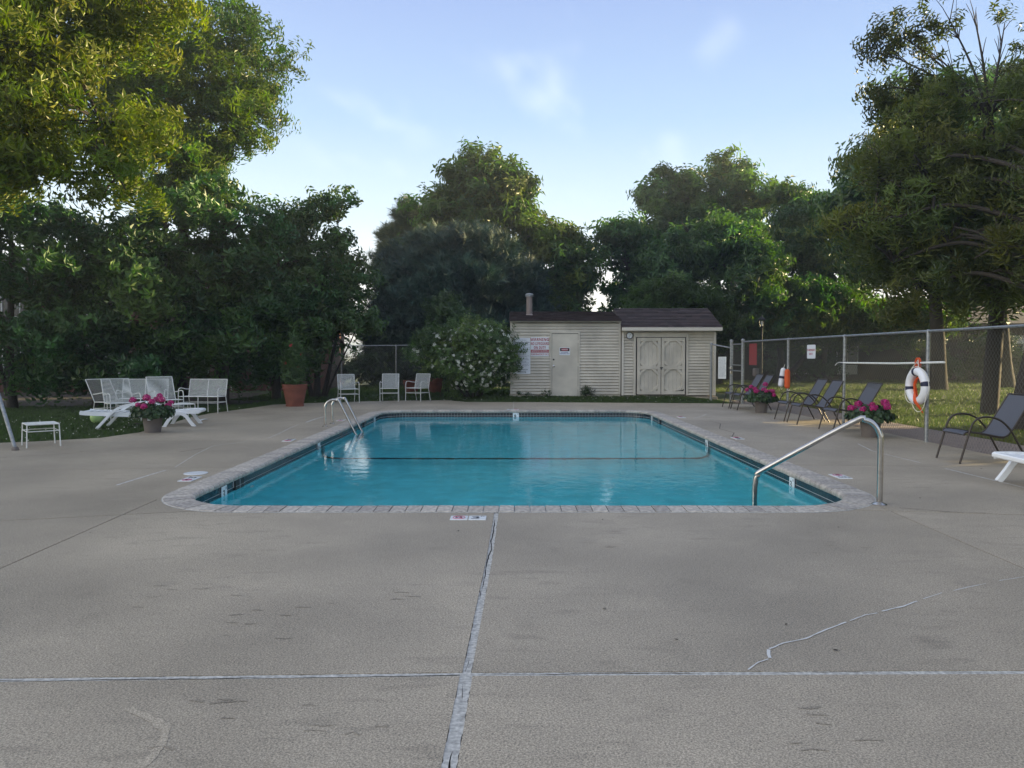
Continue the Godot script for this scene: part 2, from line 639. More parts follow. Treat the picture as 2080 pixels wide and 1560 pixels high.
func build_ground() -> void:
	# one sheet to the horizon, left open under the pool
	var mb := MB.new()
	var rim := pool_outline(0.1, 8)
	var hole: Array = []
	for p in rim:
		hole.append(p)
	var far := 420.0
	var mid := Vector2(0.06, -13.0)
	for ring in [[0.0, 1.0], [1.0, 2.0]]:
		for i in hole.size():
			var q: Array = []
			for w in [[i, ring[0]], [i + 1, ring[0]], [i + 1, ring[1]], [i, ring[1]]]:
				var p: Vector2 = hole[w[0] % hole.size()]
				var d := (p - mid).normalized()
				var e: Vector2 = p if w[1] == 0.0 else (mid + d * (16.0 if w[1] == 1.0 else far))
				q.append(Vector3(e.x, -0.10 if w[1] == 0.0 else -0.055, e.y))
			mb.quad(q[0], q[1], q[2], q[3], Vector3.UP)
	var o := single("ground", mb, M.lawn, "dark green ground of the lawns around the pool deck", "ground", Vector3.ZERO, 0.0, "", "structure")
	# the bank of lawn before and under the sheds rises to their slabs
	var bank := MB.new()
	var rows := [[-21.6, 0.0], [-22.7, 0.02], [-23.9, 0.085], [-30.0, 0.07], [-40.0, 0.0]]
	for i in rows.size() - 1:
		for k in 24:
			var x0 := -7.6 + k * 0.59
			var x1 := x0 + 0.59
			bank.quad(Vector3(x0, gy(x0, rows[i][0]), rows[i][0]), Vector3(x1, gy(x1, rows[i][0]), rows[i][0]), Vector3(x1, gy(x1, rows[i + 1][0]), rows[i + 1][0]), Vector3(x0, gy(x0, rows[i + 1][0]), rows[i + 1][0]), Vector3.UP)
	single("lawn", bank, M.lawn, "low grass bank that rises from the far deck edge to the sheds", "lawn", Vector3.ZERO, 0.0, "", "structure")
	var soil := MB.new()
	soil.quad(Vector3(-30, -0.045, -19.2), Vector3(-7.7, -0.045, -21.6), Vector3(-7.7, -0.045, -29), Vector3(-30, -0.045, -29), Vector3.UP)
	single("soil", soil, M.litter, "bare brown soil and leaf litter under the dark trees on the left", "soil", Vector3.ZERO, 0.0, "", "structure")
	var walk := MB.new()
	for k in 9:
		walk.box(Vector3(7.36, -0.06, 2.0 - k * 3.0), Vector3(1.24, 0.1, 2.985), 0.008)
	single("path", walk, M.walkway, "pinkish concrete path along the outside of the right chain link fence", "path", Vector3.ZERO, 0.0, "", "structure")

# height of the lawn bank
func gy(x: float, z: float) -> float:
	if x < -8.2 or x > 6.6:
		return -0.055
	var t := clampf((lerpf(-23.7, -22.45, clampf((x + 1.6) / 1.0, 0.0, 1.0)) - z) / 1.5, 0.0, 1.0)
	var e := clampf(minf(x + 7.7, 6.6 - x) / 1.2, 0.0, 1.0)
	return lerpf(-0.049, 0.082, t * t * (3.0 - 2.0 * t) * e) - 0.004 * clampf(-24.6 - z, 0.0, 20.0)

# the joints that part the deck into slabs: width, kind, points
func joint_list() -> Array:
	return [
		[0.056, "caulk", [Vector2(-0.20, -3.28), Vector2(-0.215, -2.5), Vector2(-0.26, 0.0), Vector2(-0.30, 6.0)]],
		[0.042, "caulk", [Vector2(-14, -3.04), Vector2(-2.17, -3.22), Vector2(-0.20, -3.28)]],
		[0.040, "caulk", [Vector2(-0.20, -3.28), Vector2(2.22, -3.30), Vector2(7, -3.34)]],
		[0.018, "caulk", [Vector2(-14, -5.6), Vector2(-4.24, -6.38), Vector2(-2.7, -6.80)]],
		[0.018, "caulk", [Vector2(7, -6.3), Vector2(4.46, -6.60), Vector2(2.8, -6.86)]],
		[0.010, "open", [Vector2(-3.44, -7.3), Vector2(-3.36, -5.0), Vector2(-3.25, 6.0)]],
		[0.010, "caulk", [Vector2(3.40, -6.95), Vector2(3.36, -4.97), Vector2(3.25, 6.0)]],
		[0.010, "open", [Vector2(-14, -9.0), Vector2(-5.5, -9.2), Vector2(-3.3, -9.45)]],
		[0.010, "open", [Vector2(-9, -12.15), Vector2(-5, -12.4), Vector2(-3.3, -12.5)]],
		[0.009, "open", [Vector2(-8, -15.8), Vector2(-3.3, -16.0)]],
		[0.010, "open", [Vector2(7, -9.4), Vector2(3.4, -9.62)]],
		[0.009, "open", [Vector2(7, -12.7), Vector2(3.4, -12.75)]],
		[0.009, "open", [Vector2(7, -16.2), Vector2(3.4, -16.3)]],
		[0.010, "open", [Vector2(-3.40, -19.0), Vector2(-3.50, -24.0)]],
		[0.010, "open", [Vector2(3.50, -19.0), Vector2(3.46, -23.0)]],
		[0.009, "open", [Vector2(-8, -19.2), Vector2(-3.2, -19.2)]],
		[0.009, "open", [Vector2(7, -19.2), Vector2(3.2, -19.2)]],
		[0.016, "caulk", [Vector2(0.03, -19.2), Vector2(0.05, -23.0)]],
		[0.042, "caulk", [Vector2(-0.138, -6.75), Vector2(-0.155, -5.2), Vector2(-0.20, -3.27)]],
	]

func ribbon(mb: MB, pts: Array, w: float, y: float, seed_: int, crack := 0.0, rough := 0.0) -> void:
	var r := RandomNumberGenerator.new()
	r.seed = seed_
	var run: Array = []
	for i in pts.size() - 1:
		var a: Vector2 = pts[i]
		var b: Vector2 = pts[i + 1]
		var steps := maxi(1, int(a.distance_to(b) / 0.035)) if a.distance_to(b) < 14 else int(a.distance_to(b) / 0.06)
		for k in steps:
			run.append(a.lerp(b, float(k) / steps))
	run.append(pts[pts.size() - 1])
	var off := 0.0
	var gap := 0.0
	var prev: Array = []
	for i in run.size():
		var a: Vector2 = run[maxi(i - 1, 0)]
		var b: Vector2 = run[mini(i + 1, run.size() - 1)]
		var sd := (b - a).normalized().orthogonal()
		off = clampf(off + r.randf_range(-0.18, 0.18), -0.6, 0.6)
		gap = clampf(gap + r.randf_range(-0.35, 0.35), -0.4, 1.0)
		var g := maxf(gap, 0.0) * crack * w
		var p: Vector2 = run[i]
		var l := p - sd * w * (0.5 + r.randf_range(-rough, rough))
		var rr := p + sd * w * (0.5 + r.randf_range(-rough, rough))
		var cl := p + sd * (off * w * 0.5 - g)
		var crr := p + sd * (off * w * 0.5 + g)
		var now := [Vector3(l.x, y, l.y), Vector3(cl.x, y, cl.y), Vector3(crr.x, y, crr.y), Vector3(rr.x, y, rr.y)]
		if prev:
			mb.quad(prev[0], now[0], now[1], prev[1], Vector3.UP)
			mb.quad(prev[2], now[2], now[3], prev[3], Vector3.UP)
		prev = now

func build_deck() -> void:
	var deck := thing("pool_deck", "grey beige concrete deck in slabs around the swimming pool", "pool deck", Vector3.ZERO, 0.0, "", "structure")
	var polys: Array = [deck_outline()]
	var joints := joint_list()
	for j in joints:
		var pl := PackedVector2Array(j[2])
		for cut in Geometry2D.offset_polyline(pl, j[0] * 0.5, Geometry2D.JOIN_MITER, Geometry2D.END_BUTT):
			var next: Array = []
			for p in polys:
				for q in Geometry2D.clip_polygons(p, cut):
					if not Geometry2D.is_polygon_clockwise(q):
						next.append(q)
			polys = next
	var hole := pool_outline(OUT + 0.012)
	var slabs: Array = []
	for p in polys:
		for q in Geometry2D.clip_polygons(p, hole):
			if not Geometry2D.is_polygon_clockwise(q):
				slabs.append(q)
	# local xy of the prism lie on world x and z; depth goes down
	var lay := Transform3D(Basis(Vector3(1, 0, 0), Vector3(0, 0, 1), Vector3(0, -1, 0)), Vector3.ZERO)
	for q in slabs:
		var mb := MB.new()
		mb.prism(q, 0.1, lay)
		if mb.v.size() < 12:
			continue
		obj("slab", mb, M["concrete_tone%d" % (slabs.find(q) * 2 % 3)], deck)
	var bed := MB.new()
	var ring := pool_outline(OUT + 0.02, 10)
	for j in joints:
		for cut in Geometry2D.offset_polyline(PackedVector2Array(j[2]), j[0] * 0.5 + 0.03, Geometry2D.JOIN_MITER, Geometry2D.END_BUTT):
			for q in Geometry2D.clip_polygons(cut, ring):
				if not Geometry2D.is_polygon_clockwise(q):
					bed.prism(q, 0.02, Transform3D(lay.basis, Vector3(0, -0.018 - 0.0007 * joints.find(j), 0)))
	obj("joint_bed", bed, M.dark_joint, deck)
	var k := 0
	for j in joints:
		k += 1
		if j[1] == "caulk":
			var mb := MB.new()
			ribbon(mb, j[2], j[0] * 0.98, -0.003 - 0.0004 * k * 0.3, k, 0.11 if j[0] > 0.02 else 0.05, 0.10)
			var parts: Array = []
			obj("joint_filler", mb, M.caulk, deck)
	# the pale sealing bead round the coping
	var mb2 := MB.new()
	var o2 := pool_outline(OUT + 0.013)
	var i2 := pool_outline(OUT - 0.006)
	for i in o2.size():
		var m := (i + 1) % o2.size()
		mb2.quad(Vector3(o2[i].x, 0.0015, o2[i].y), Vector3(o2[m].x, 0.0015, o2[m].y), Vector3(i2[m].x, 0.004, i2[m].y), Vector3(i2[i].x, 0.004, i2[i].y), Vector3.UP)
	obj("sealing_bead", mb2, M.caulk, deck)
	# filled cracks
	var cracks := [
		[0.006, [Vector2(1.05, -3.32), Vector2(1.12, -3.40), Vector2(1.18, -3.44)]],
		[0.012, [Vector2(1.19, -3.45), Vector2(1.20, -3.49), Vector2(1.22, -3.55)]],
		[0.009, [Vector2(1.225, -3.56), Vector2(1.32, -3.63), Vector2(1.45, -3.69), Vector2(1.57, -3.79), Vector2(1.75, -3.92)]],
		[0.007, [Vector2(1.78, -3.94), Vector2(1.90, -4.03), Vector2(1.98, -4.06)]],
		[0.009, [Vector2(2.02, -4.09), Vector2(2.18, -4.17), Vector2(2.30, -4.26)]],
		[0.006, [Vector2(2.36, -4.30), Vector2(2.53, -4.41)]],
		[0.005, [Vector2(2.62, -4.45), Vector2(2.75, -4.52), Vector2(2.90, -4.59)]],
		[0.005, [Vector2(3.02, -4.65), Vector2(3.3, -4.76)]],
		[0.005, [Vector2(3.42, -4.80), Vector2(3.7, -4.86), Vector2(4.1, -5.02)]],
		[0.022, [Vector2(-4.25, -8.1), Vector2(-4.22, -8.9), Vector2(-4.20, -9.15)]],
		[0.008, [Vector2(-4.20, -9.4), Vector2(-4.45, -10.6), Vector2(-4.6, -11.6), Vector2(-4.3, -12.2)]],
		[0.012, [Vector2(-4.1, -12.7), Vector2(-4.15, -13.5), Vector2(-4.25, -14.4), Vector2(-4.3, -15.2)]],
		[0.03, [Vector2(-4.28, -15.7), Vector2(-4.30, -16.6), Vector2(-4.26, -17.3)]],
		[0.016, [Vector2(5.42, -7.4), Vector2(5.40, -8.0), Vector2(5.34, -9.3)]],
		[0.014, [Vector2(5.3, -9.8), Vector2(5.25, -11.0), Vector2(5.45, -11.9)]],
		[0.014, [Vector2(4.0, -16.7), Vector2(4.35, -17.3), Vector2(4.6, -17.9)]],
	]
	for cr in cracks:
		var mb := MB.new()
		ribbon(mb, cr[1], cr[0], 0.003, k, 0.06, 0.3)
		obj("filled_crack", mb, M.crack_paint, deck)
		k += 1
	for cr in [[0.012, [Vector2(3.75, -12.9), Vector2(4.0, -13.6), Vector2(3.95, -14.4), Vector2(4.25, -15.4), Vector2(4.2, -16.1)]], [0.014, [Vector2(4.1, -17.2), Vector2(4.8, -16.6), Vector2(5.6, -16.3)]], [0.012, [Vector2(-7.3, -10.2), Vector2(-6.9, -10.35), Vector2(-6.3, -10.75)]], [0.012, [Vector2(-4.6, -11.4), Vector2(-4.8, -10.9)]], [0.008, [Vector2(3.55, -6.9), Vector2(3.9, -6.72), Vector2(4.25, -6.66)]]]:
		var mb := MB.new()
		ribbon(mb, cr[1], cr[0], 0.002, k, 0.0, 0.4)
		obj("open_crack", mb, M.dark_joint, deck)
		k += 1

	# old scuffs and a pale swirl on the slabs
	var sr := RandomNumberGenerator.new()
	sr.seed = 66
	for s in [[-1.55, -3.95, 0.45], [-1.0, -4.2, 0.5], [-1.9, -4.35, 0.3], [-1.2, -2.95, 0.3], [-0.75, -2.78, 0.25], [1.2, -2.8, 0.3], [2.3, -5.6, 0.4], [0.6, -5.8, 0.3]]:
		for smear in 6:
			var mb := MB.new()
			var w0 := sr.randf_range(0.03, 0.11)
			var p := Vector2(s[0] + sr.randfn() * float(s[2]) * 0.5, s[1] + sr.randfn() * 0.14)
			ribbon(mb, [p, p + Vector2(w0 * 0.5, sr.randf_range(-0.012, 0.012)), p + Vector2(w0, sr.randf_range(-0.015, 0.015))], sr.randf_range(0.006, 0.016), 0.0016, sr.randi() % 999, 0.0, 0.45)
			obj("scuff_mark", mb, M.scuff0, deck)
	for q in [[-2.02, -2.42, 0.32, 0.045], [-1.80, -2.62, 0.55, 0.03]]:
		var mb := MB.new()
		var pts: Array = []
		for i in 12:
			var t := deg_to_rad(-60.0 + 130.0 * i / 11.0)
			pts.append(Vector2(q[0] + cos(t) * q[2], q[1] + sin(t) * q[2] * 0.7))
		ribbon(mb, pts, q[3], 0.0014, 5, 0.0, 0.3)
		obj("pale_swirl", mb, M.scuff1, deck)

func floor_y(z: float) -> float:
	if z > -12.8:
		return lerpf(-1.05, -1.50, clampf((-6.97 - z) / 5.83, 0, 1))
	if z > -16.2:
		var t := (-12.8 - z) / 3.4
		return lerpf(-1.50, -2.55, t)
	return -2.55

func build_pool() -> void:
	var pool := thing("swimming_pool", "rectangular swimming pool with rounded corners and blue plaster", "swimming pool", Vector3.ZERO, 0.0, "", "structure")
	# shell: walls, cove and floor in one sheet of rings
	var mb := MB.new()
	var rings: Array = []
	var specs := [[0.012, 0.0], [0.012, 0.35], [0.012, 0.7], [0.012, 1.0]]
	var cove := 0.32
	var base := pool_outline(0.012, 8)
	for s in specs:
		var ring: Array = []
		for p in base:
			var fy: float = floor_y(p.y) + cove
			ring.append(Vector3(p.x, lerpf(-0.03, fy, s[1]), p.y))
		rings.append(ring)
	for a in [22.5, 45.0, 67.5, 90.0]:
		var t := deg_to_rad(a)
		var o := pool_outline(0.012 - cove * (1.0 - cos(t)), 8)
		var ring: Array = []
		for i in o.size():
			ring.append(Vector3(o[i].x, floor_y(o[i].y) + cove * (1.0 - sin(t)), o[i].y))
		rings.append(ring)
	var last: Array = rings[rings.size() - 1]
	for f in [0.75, 0.5, 0.25, 0.0]:
		var ring: Array = []
		for p in last:
			var sp := Vector2(0.06, clampf(p.z, -16.0, -9.6))
			var q := sp.lerp(Vector2(p.x, p.z), f)
			ring.append(Vector3(q.x, floor_y(q.y), q.y))
		rings.append(ring)
	for i in rings.size() - 1:
		for j in base.size():
			var m := (j + 1) % base.size()
			var cen := Vector3(0.06, -0.5, clampf(rings[i][j].z, -17.0, -9.0))
			mb.quad(rings[i][j], rings[i][m], rings[i + 1][m], rings[i + 1][j], cen - (rings[i][j] as Vector3) + Vector3(0, 0.5, 0))
	obj("shell", mb, M.pool_plaster, pool)
	# the dark stripe across the slope break, up both walls
	var st := MB.new()
	var run: Array = []
	var z0 := -12.8
	var fy := floor_y(z0)
	run.append(Vector2(PX0 + 0.0, WATER - 0.06))
	run.append(Vector2(PX0 + 0.0, fy + cove))
	for a in [22.5, 45.0, 67.5, 90.0]:
		run.append(Vector2(PX0 + cove * (1.0 - cos(deg_to_rad(a))), fy + cove * (1.0 - sin(deg_to_rad(a)))))
	var rev: Array = []
	for p in run:
		rev.push_front(Vector2(0.13 - p.x, p.y))
	run.append_array(rev)
	for i in run.size() - 1:
		var a: Vector2 = run[i]
		var b: Vector2 = run[i + 1]
		var inn := Vector2(0.06, -0.3)
		var da := (inn - a).normalized() * 0.012
		var db := (inn - b).normalized() * 0.012
		if i > 4 and i < run.size() - 6:
			da = Vector2(0, 0.03)
			db = Vector2(0, 0.03)
		st.quad(Vector3(a.x + da.x, a.y + da.y, z0 - 0.075), Vector3(b.x + db.x, b.y + db.y, z0 - 0.075), Vector3(b.x + db.x, b.y + db.y, z0 + 0.075), Vector3(a.x + da.x, a.y + da.y, z0 + 0.075), Vector3(inn.x - a.x, inn.y - a.y, 0))
	obj("floor_stripe", st, M.pool_tile0, pool)
	# coping stones, one by one along the rounded outline
	var inner := pool_outline(-0.02, 14)
	var outer := pool_outline(OUT, 14)
	var mids := pool_outline(0.12, 14)
	var total := 0.0
	for i in mids.size():
		total += mids[i].distance_to(mids[(i + 1) % mids.size()])
	var count := 262
	var pitch := total / count
	for k in count:
		var a := (k + 0.02) * pitch
		var b := (k + 0.985) * pitch - 0.004
		var sa := along(mids, inner, outer, a)
		var sm := along(mids, inner, outer, (a + b) * 0.5)
		var sb := along(mids, inner, outer, b)
		var lift := rng.randf_range(-0.002, 0.003)
		var cb := MB.new()
		# bullnosed section, from the back round to the underside of the nose
		var prof := [Vector2(1.0, -0.06), Vector2(1.0, 0.003), Vector2(0.985, 0.008), Vector2(0.16, 0.012), Vector2(0.07, 0.006), Vector2(0.015, -0.010), Vector2(0.0, -0.028), Vector2(0.015, -0.045), Vector2(0.06, -0.052), Vector2(1.0, -0.06)]
		for pair in [[sa, sm], [sm, sb]]:
			for i in prof.size() - 1:
				var q: Array = []
				for w in [[0, i], [1, i], [1, i + 1], [0, i + 1]]:
					var e: Array = pair[w[0]]
					var xz: Vector2 = (e[0] as Vector2).lerp(e[1], prof[w[1]].x)
					q.append(Vector3(xz.x, prof[w[1]].y + lift, xz.y))
				var e0: Array = pair[0]
				var c0: Vector2 = (e0[0] as Vector2).lerp(e0[1], 0.4)
				cb.quad(q[0], q[1], q[2], q[3], (q[0] + q[2]) * 0.5 - Vector3(c0.x, -0.03, c0.y))
		for e in [[sa, -1.0], [sb, 1.0]]:
			var fan: Array = []
			for p in prof:
				var xz: Vector2 = (e[0][0] as Vector2).lerp(e[0][1], p.x)
				fan.append(Vector3(xz.x, p.y + lift, xz.y))
			var dir := (Vector2(sb[0].x, sb[0].y) - Vector2(sa[0].x, sa[0].y)) * float(e[1])
			for i in range(1, fan.size() - 1):
				cb.flat(fan[0], fan[i], fan[i + 1], Vector3(dir.x, 0, dir.y))
		if cb.v.size() < 12:
			continue
		obj("coping_stone", cb, M["coping%d" % [0, 1, 0, 2, 1, 0, 2][rng.randi() % 7]], pool)
	var bed := MB.new()
	for i in inner.size():
		var m := (i + 1) % inner.size()
		var p0: Vector2 = inner[i].lerp(outer[i], 0.06)
		var p1: Vector2 = inner[m].lerp(outer[m], 0.06)
		bed.quad(Vector3(p0.x, -0.004, p0.y), Vector3(p1.x, -0.004, p1.y), Vector3(outer[m].x, -0.004, outer[m].y), Vector3(outer[i].x, -0.004, outer[i].y), Vector3.UP)
		bed.quad(Vector3(p0.x, -0.004, p0.y), Vector3(p1.x, -0.004, p1.y), Vector3(p1.x, -0.05, p1.y), Vector3(p0.x, -0.05, p0.y), Vector3(-p0.x, 0, -13 - p0.y))
	obj("coping_mortar", bed, M.grout, pool)
	# waterline tiles: a band of grout, then the tiles
	var wall := pool_outline(0.008, 14)
	var gb := MB.new()
	for i in wall.size():
		var m := (i + 1) % wall.size()
		gb.quad(Vector3(wall[i].x, -0.045, wall[i].y), Vector3(wall[m].x, -0.045, wall[m].y), Vector3(wall[m].x, -0.225, wall[m].y), Vector3(wall[i].x, -0.225, wall[i].y), Vector3(-wall[i].x, 0, -13 - wall[i].y))
	obj("tile_grout", gb, M.grout, pool)
	var peri := 0.0
	for i in wall.size():
		peri += wall[i].distance_to(wall[(i + 1) % wall.size()])
	var cols := int(peri / 0.0765)
	var tp := peri / cols
	var tile_mesh: Array = []
	for k in 3:
		var tb := MB.new()
		tb.box(Vector3.ZERO, Vector3(tp - 0.005, 0.0655, 0.007), 0.0015)
		tile_mesh.append(tb.mesh(M["pool_tile%d" % k]))
	var near: Array = []
	for k in cols:
		var pt := along(wall, wall, wall, (k + 0.5) * tp)
		var nx := along(wall, wall, wall, (k + 0.6) * tp)
		var p: Vector2 = pt[0]
		var d: Vector2 = ((nx[0] as Vector2) - p).normalized()
		for row in 2:
			if row == 0 and skimmer_at(p):
				continue
			var bs := Basis(Vector3(d.x, 0, d.y), Vector3.UP, Vector3(d.x, 0, d.y).cross(Vector3.UP))
			near.append([p.length() + (100.0 if p.y > -7.6 else 0.0), Transform3D(bs, Vector3(p.x, -0.0875 - row * 0.0725, p.y))])
	near.sort_custom(func(a, b): return a[0] < b[0])
	var rest: Array = []
	for i in near.size():
		if i < 292:
			inst("tile", tile_mesh[rng.randi() % 3], pool, near[i][1])
		else:
			rest.append(near[i][1])
	scatter("far_tiles", tile_mesh[0], rest, [], pool)
	# skimmer mouths
	for s in [[PX0, -8.83, 1.0], [PX0, -16.4, 1.0], [PX1, -17.1, -1.0]]:
		var sb := MB.new()
		sb.box(Vector3(s[0] + 0.004 * s[2], -0.118, s[1]), Vector3(0.02, 0.135, 0.27), 0.002)
		var so := obj("skimmer_mouth", sb, M.print_black, pool)
		var fr := MB.new()
		for y in [-0.118]:
			fr.box(Vector3(s[0] + 0.016 * s[2], y, s[1]), Vector3(0.004, 0.004, 0.27))
			fr.box(Vector3(s[0] + 0.016 * s[2], y, s[1]), Vector3(0.0042, 0.135, 0.005))
		obj("skimmer_grid", fr, M.grout, so)
	for s in [[PX0 + 0.02, -9.2, 1.0], [PX1 - 0.02, -10.6, -1.0]]:
		var rb := MB.new()
		rb.lathe([Vector2(0.0, 0.012), Vector2(0.03, 0.012), Vector2(0.032, 0.02), Vector2(0.055, 0.02), Vector2(0.06, 0.0)], 18, Vector3(s[0], -0.42, s[1]), Basis(Vector3(0, 0, 1), PI * -0.5 * s[2]))
		obj("return_jet", rb, M.tile_white, pool)
	# water
	var wb := MB.new()
	var nx := 1
	var wo := pool_outline(0.010, 10)
	var tri_ix := Geometry2D.triangulate_polygon(wo)
	for i in tri_ix:
		wb.v.append(Vector3(wo[i].x, WATER, wo[i].y))
		wb.n.append(Vector3.UP)
		wb.uv.append(wo[i] / 3.2)
	# keep the sheet's faces up
	for i in range(0, wb.v.size(), 3):
		if (wb.v[i + 2] - wb.v[i]).cross(wb.v[i + 1] - wb.v[i]).y < 0.0:
			var t := wb.v[i + 1]
			wb.v[i + 1] = wb.v[i + 2]
			wb.v[i + 2] = t
			var t2 := wb.uv[i + 1]
			wb.uv[i + 1] = wb.uv[i + 2]
			wb.uv[i + 2] = t2
	single("water", wb, M.water, "clear turquoise water of the pool with faint ripples", "water", Vector3.ZERO, 0.0, "", "structure")

func skimmer_at(p: Vector2) -> bool:
	for s in [[PX0, -8.83], [PX0, -16.4], [PX1, -17.1]]:
		if absf(p.x - s[0]) < 0.1 and absf(p.y - s[1]) < 0.16:
			return true
	return false

# the point at a distance along one closed line and its partners on two others
func along(line: PackedVector2Array, a: PackedVector2Array, b: PackedVector2Array, at: float) -> Array:
	var left := at
	var i := 0
	while true:
		var m := (i + 1) % line.size()
		var d := line[i].distance_to(line[m])
		if left <= d or i == line.size() - 1:
			var t := clampf(left / maxf(d, 1e-6), 0.0, 1.0)
			return [a[i].lerp(a[m], t), b[i].lerp(b[m], t)]
		left -= d
		i += 1
	return []

# ---------------------------------------------------------------- buildings
# one clapboard, its lower edge proud; from x0 to x1 on a wall that faces +z at z
func clapboard(mb: MB, x0: float, x1: float, y: float, h: float, z: float) -> void:
	var p := [Vector3(x0, y, z - 0.03), Vector3(x0, y + 0.002, z + 0.020), Vector3(x0, y + 0.006, z + 0.022), Vector3(x0, y + h - 0.018, z - 0.002), Vector3(x0, y + h - 0.015, z - 0.03)]
	var d := Vector3(x1 - x0, 0, 0)
	var hint := [Vector3(0, -1, 0), Vector3(0, -0.5, 1), Vector3(0, 0.2, 1), Vector3(0, 1, 0)]
	for i in 4:
		mb.quad(p[i], p[i] + d, p[i + 1] + d, p[i + 1], hint[i])
	for e in [0.0, 1.0]:
		for i in range(1, 4):
			mb.flat(p[0] + d * e, p[i] + d * e, p[i + 1] + d * e, Vector3(e * 2 - 1, 0, 0))

# a roof slope covered with courses of shingle tabs: lower edge a to b, upper edge at rise and run
func shingles(mb: MB, x0: float, x1: float, eave: Vector2, ridge: Vector2, courses: int, seed_: int) -> void:
	var r := RandomNumberGenerator.new()
	r.seed = seed_
	mb.tinted = true
	var sl := ridge - eave
	var leng := sl.length()
	var u := sl / leng
	var nrm := Vector2(-u.y, u.x)
	if nrm.y < 0.0:
		nrm = -nrm
	var step := leng / courses
	for k in courses:
		var x := x0 - (0.16 if k % 2 else 0.0)
		while x < x1:
			var w := r.randf_range(0.15, 0.34)
			var a := maxf(x, x0)
			var b := minf(x + w, x1)
			x += w
			if b - a < 0.03:
				continue
			var t := r.randf_range(0.62, 1.38) * (0.86 if k % 2 else 1.14)
			mb.tint = Color(0.072 * t, 0.047 * t, 0.045 * t)
			var lift := 0.017 + r.randf_range(0.0, 0.007)
			var lo := eave + u * (step * k - 0.004 + r.randf_range(-0.004, 0.004)) + nrm * lift
			var hi := eave + u * (step * (k + 1) + 0.012) + nrm * 0.003
			var lb := eave + u * (step * k) - nrm * 0.004
			# x is along the ridge, the slope lies in z and y
			var A := Vector3(a + 0.002, lo.y, lo.x)
			var B := Vector3(b - 0.002, lo.y, lo.x)
			var C := Vector3(b - 0.002, hi.y, hi.x)
			var D := Vector3(a + 0.002, hi.y, hi.x)
			mb.quad(A, B, C, D, Vector3(0, nrm.y, nrm.x))
			mb.quad(A, B, Vector3(B.x, lb.y, lb.x), Vector3(A.x, lb.y, lb.x), Vector3(0, -u.y, -u.x))

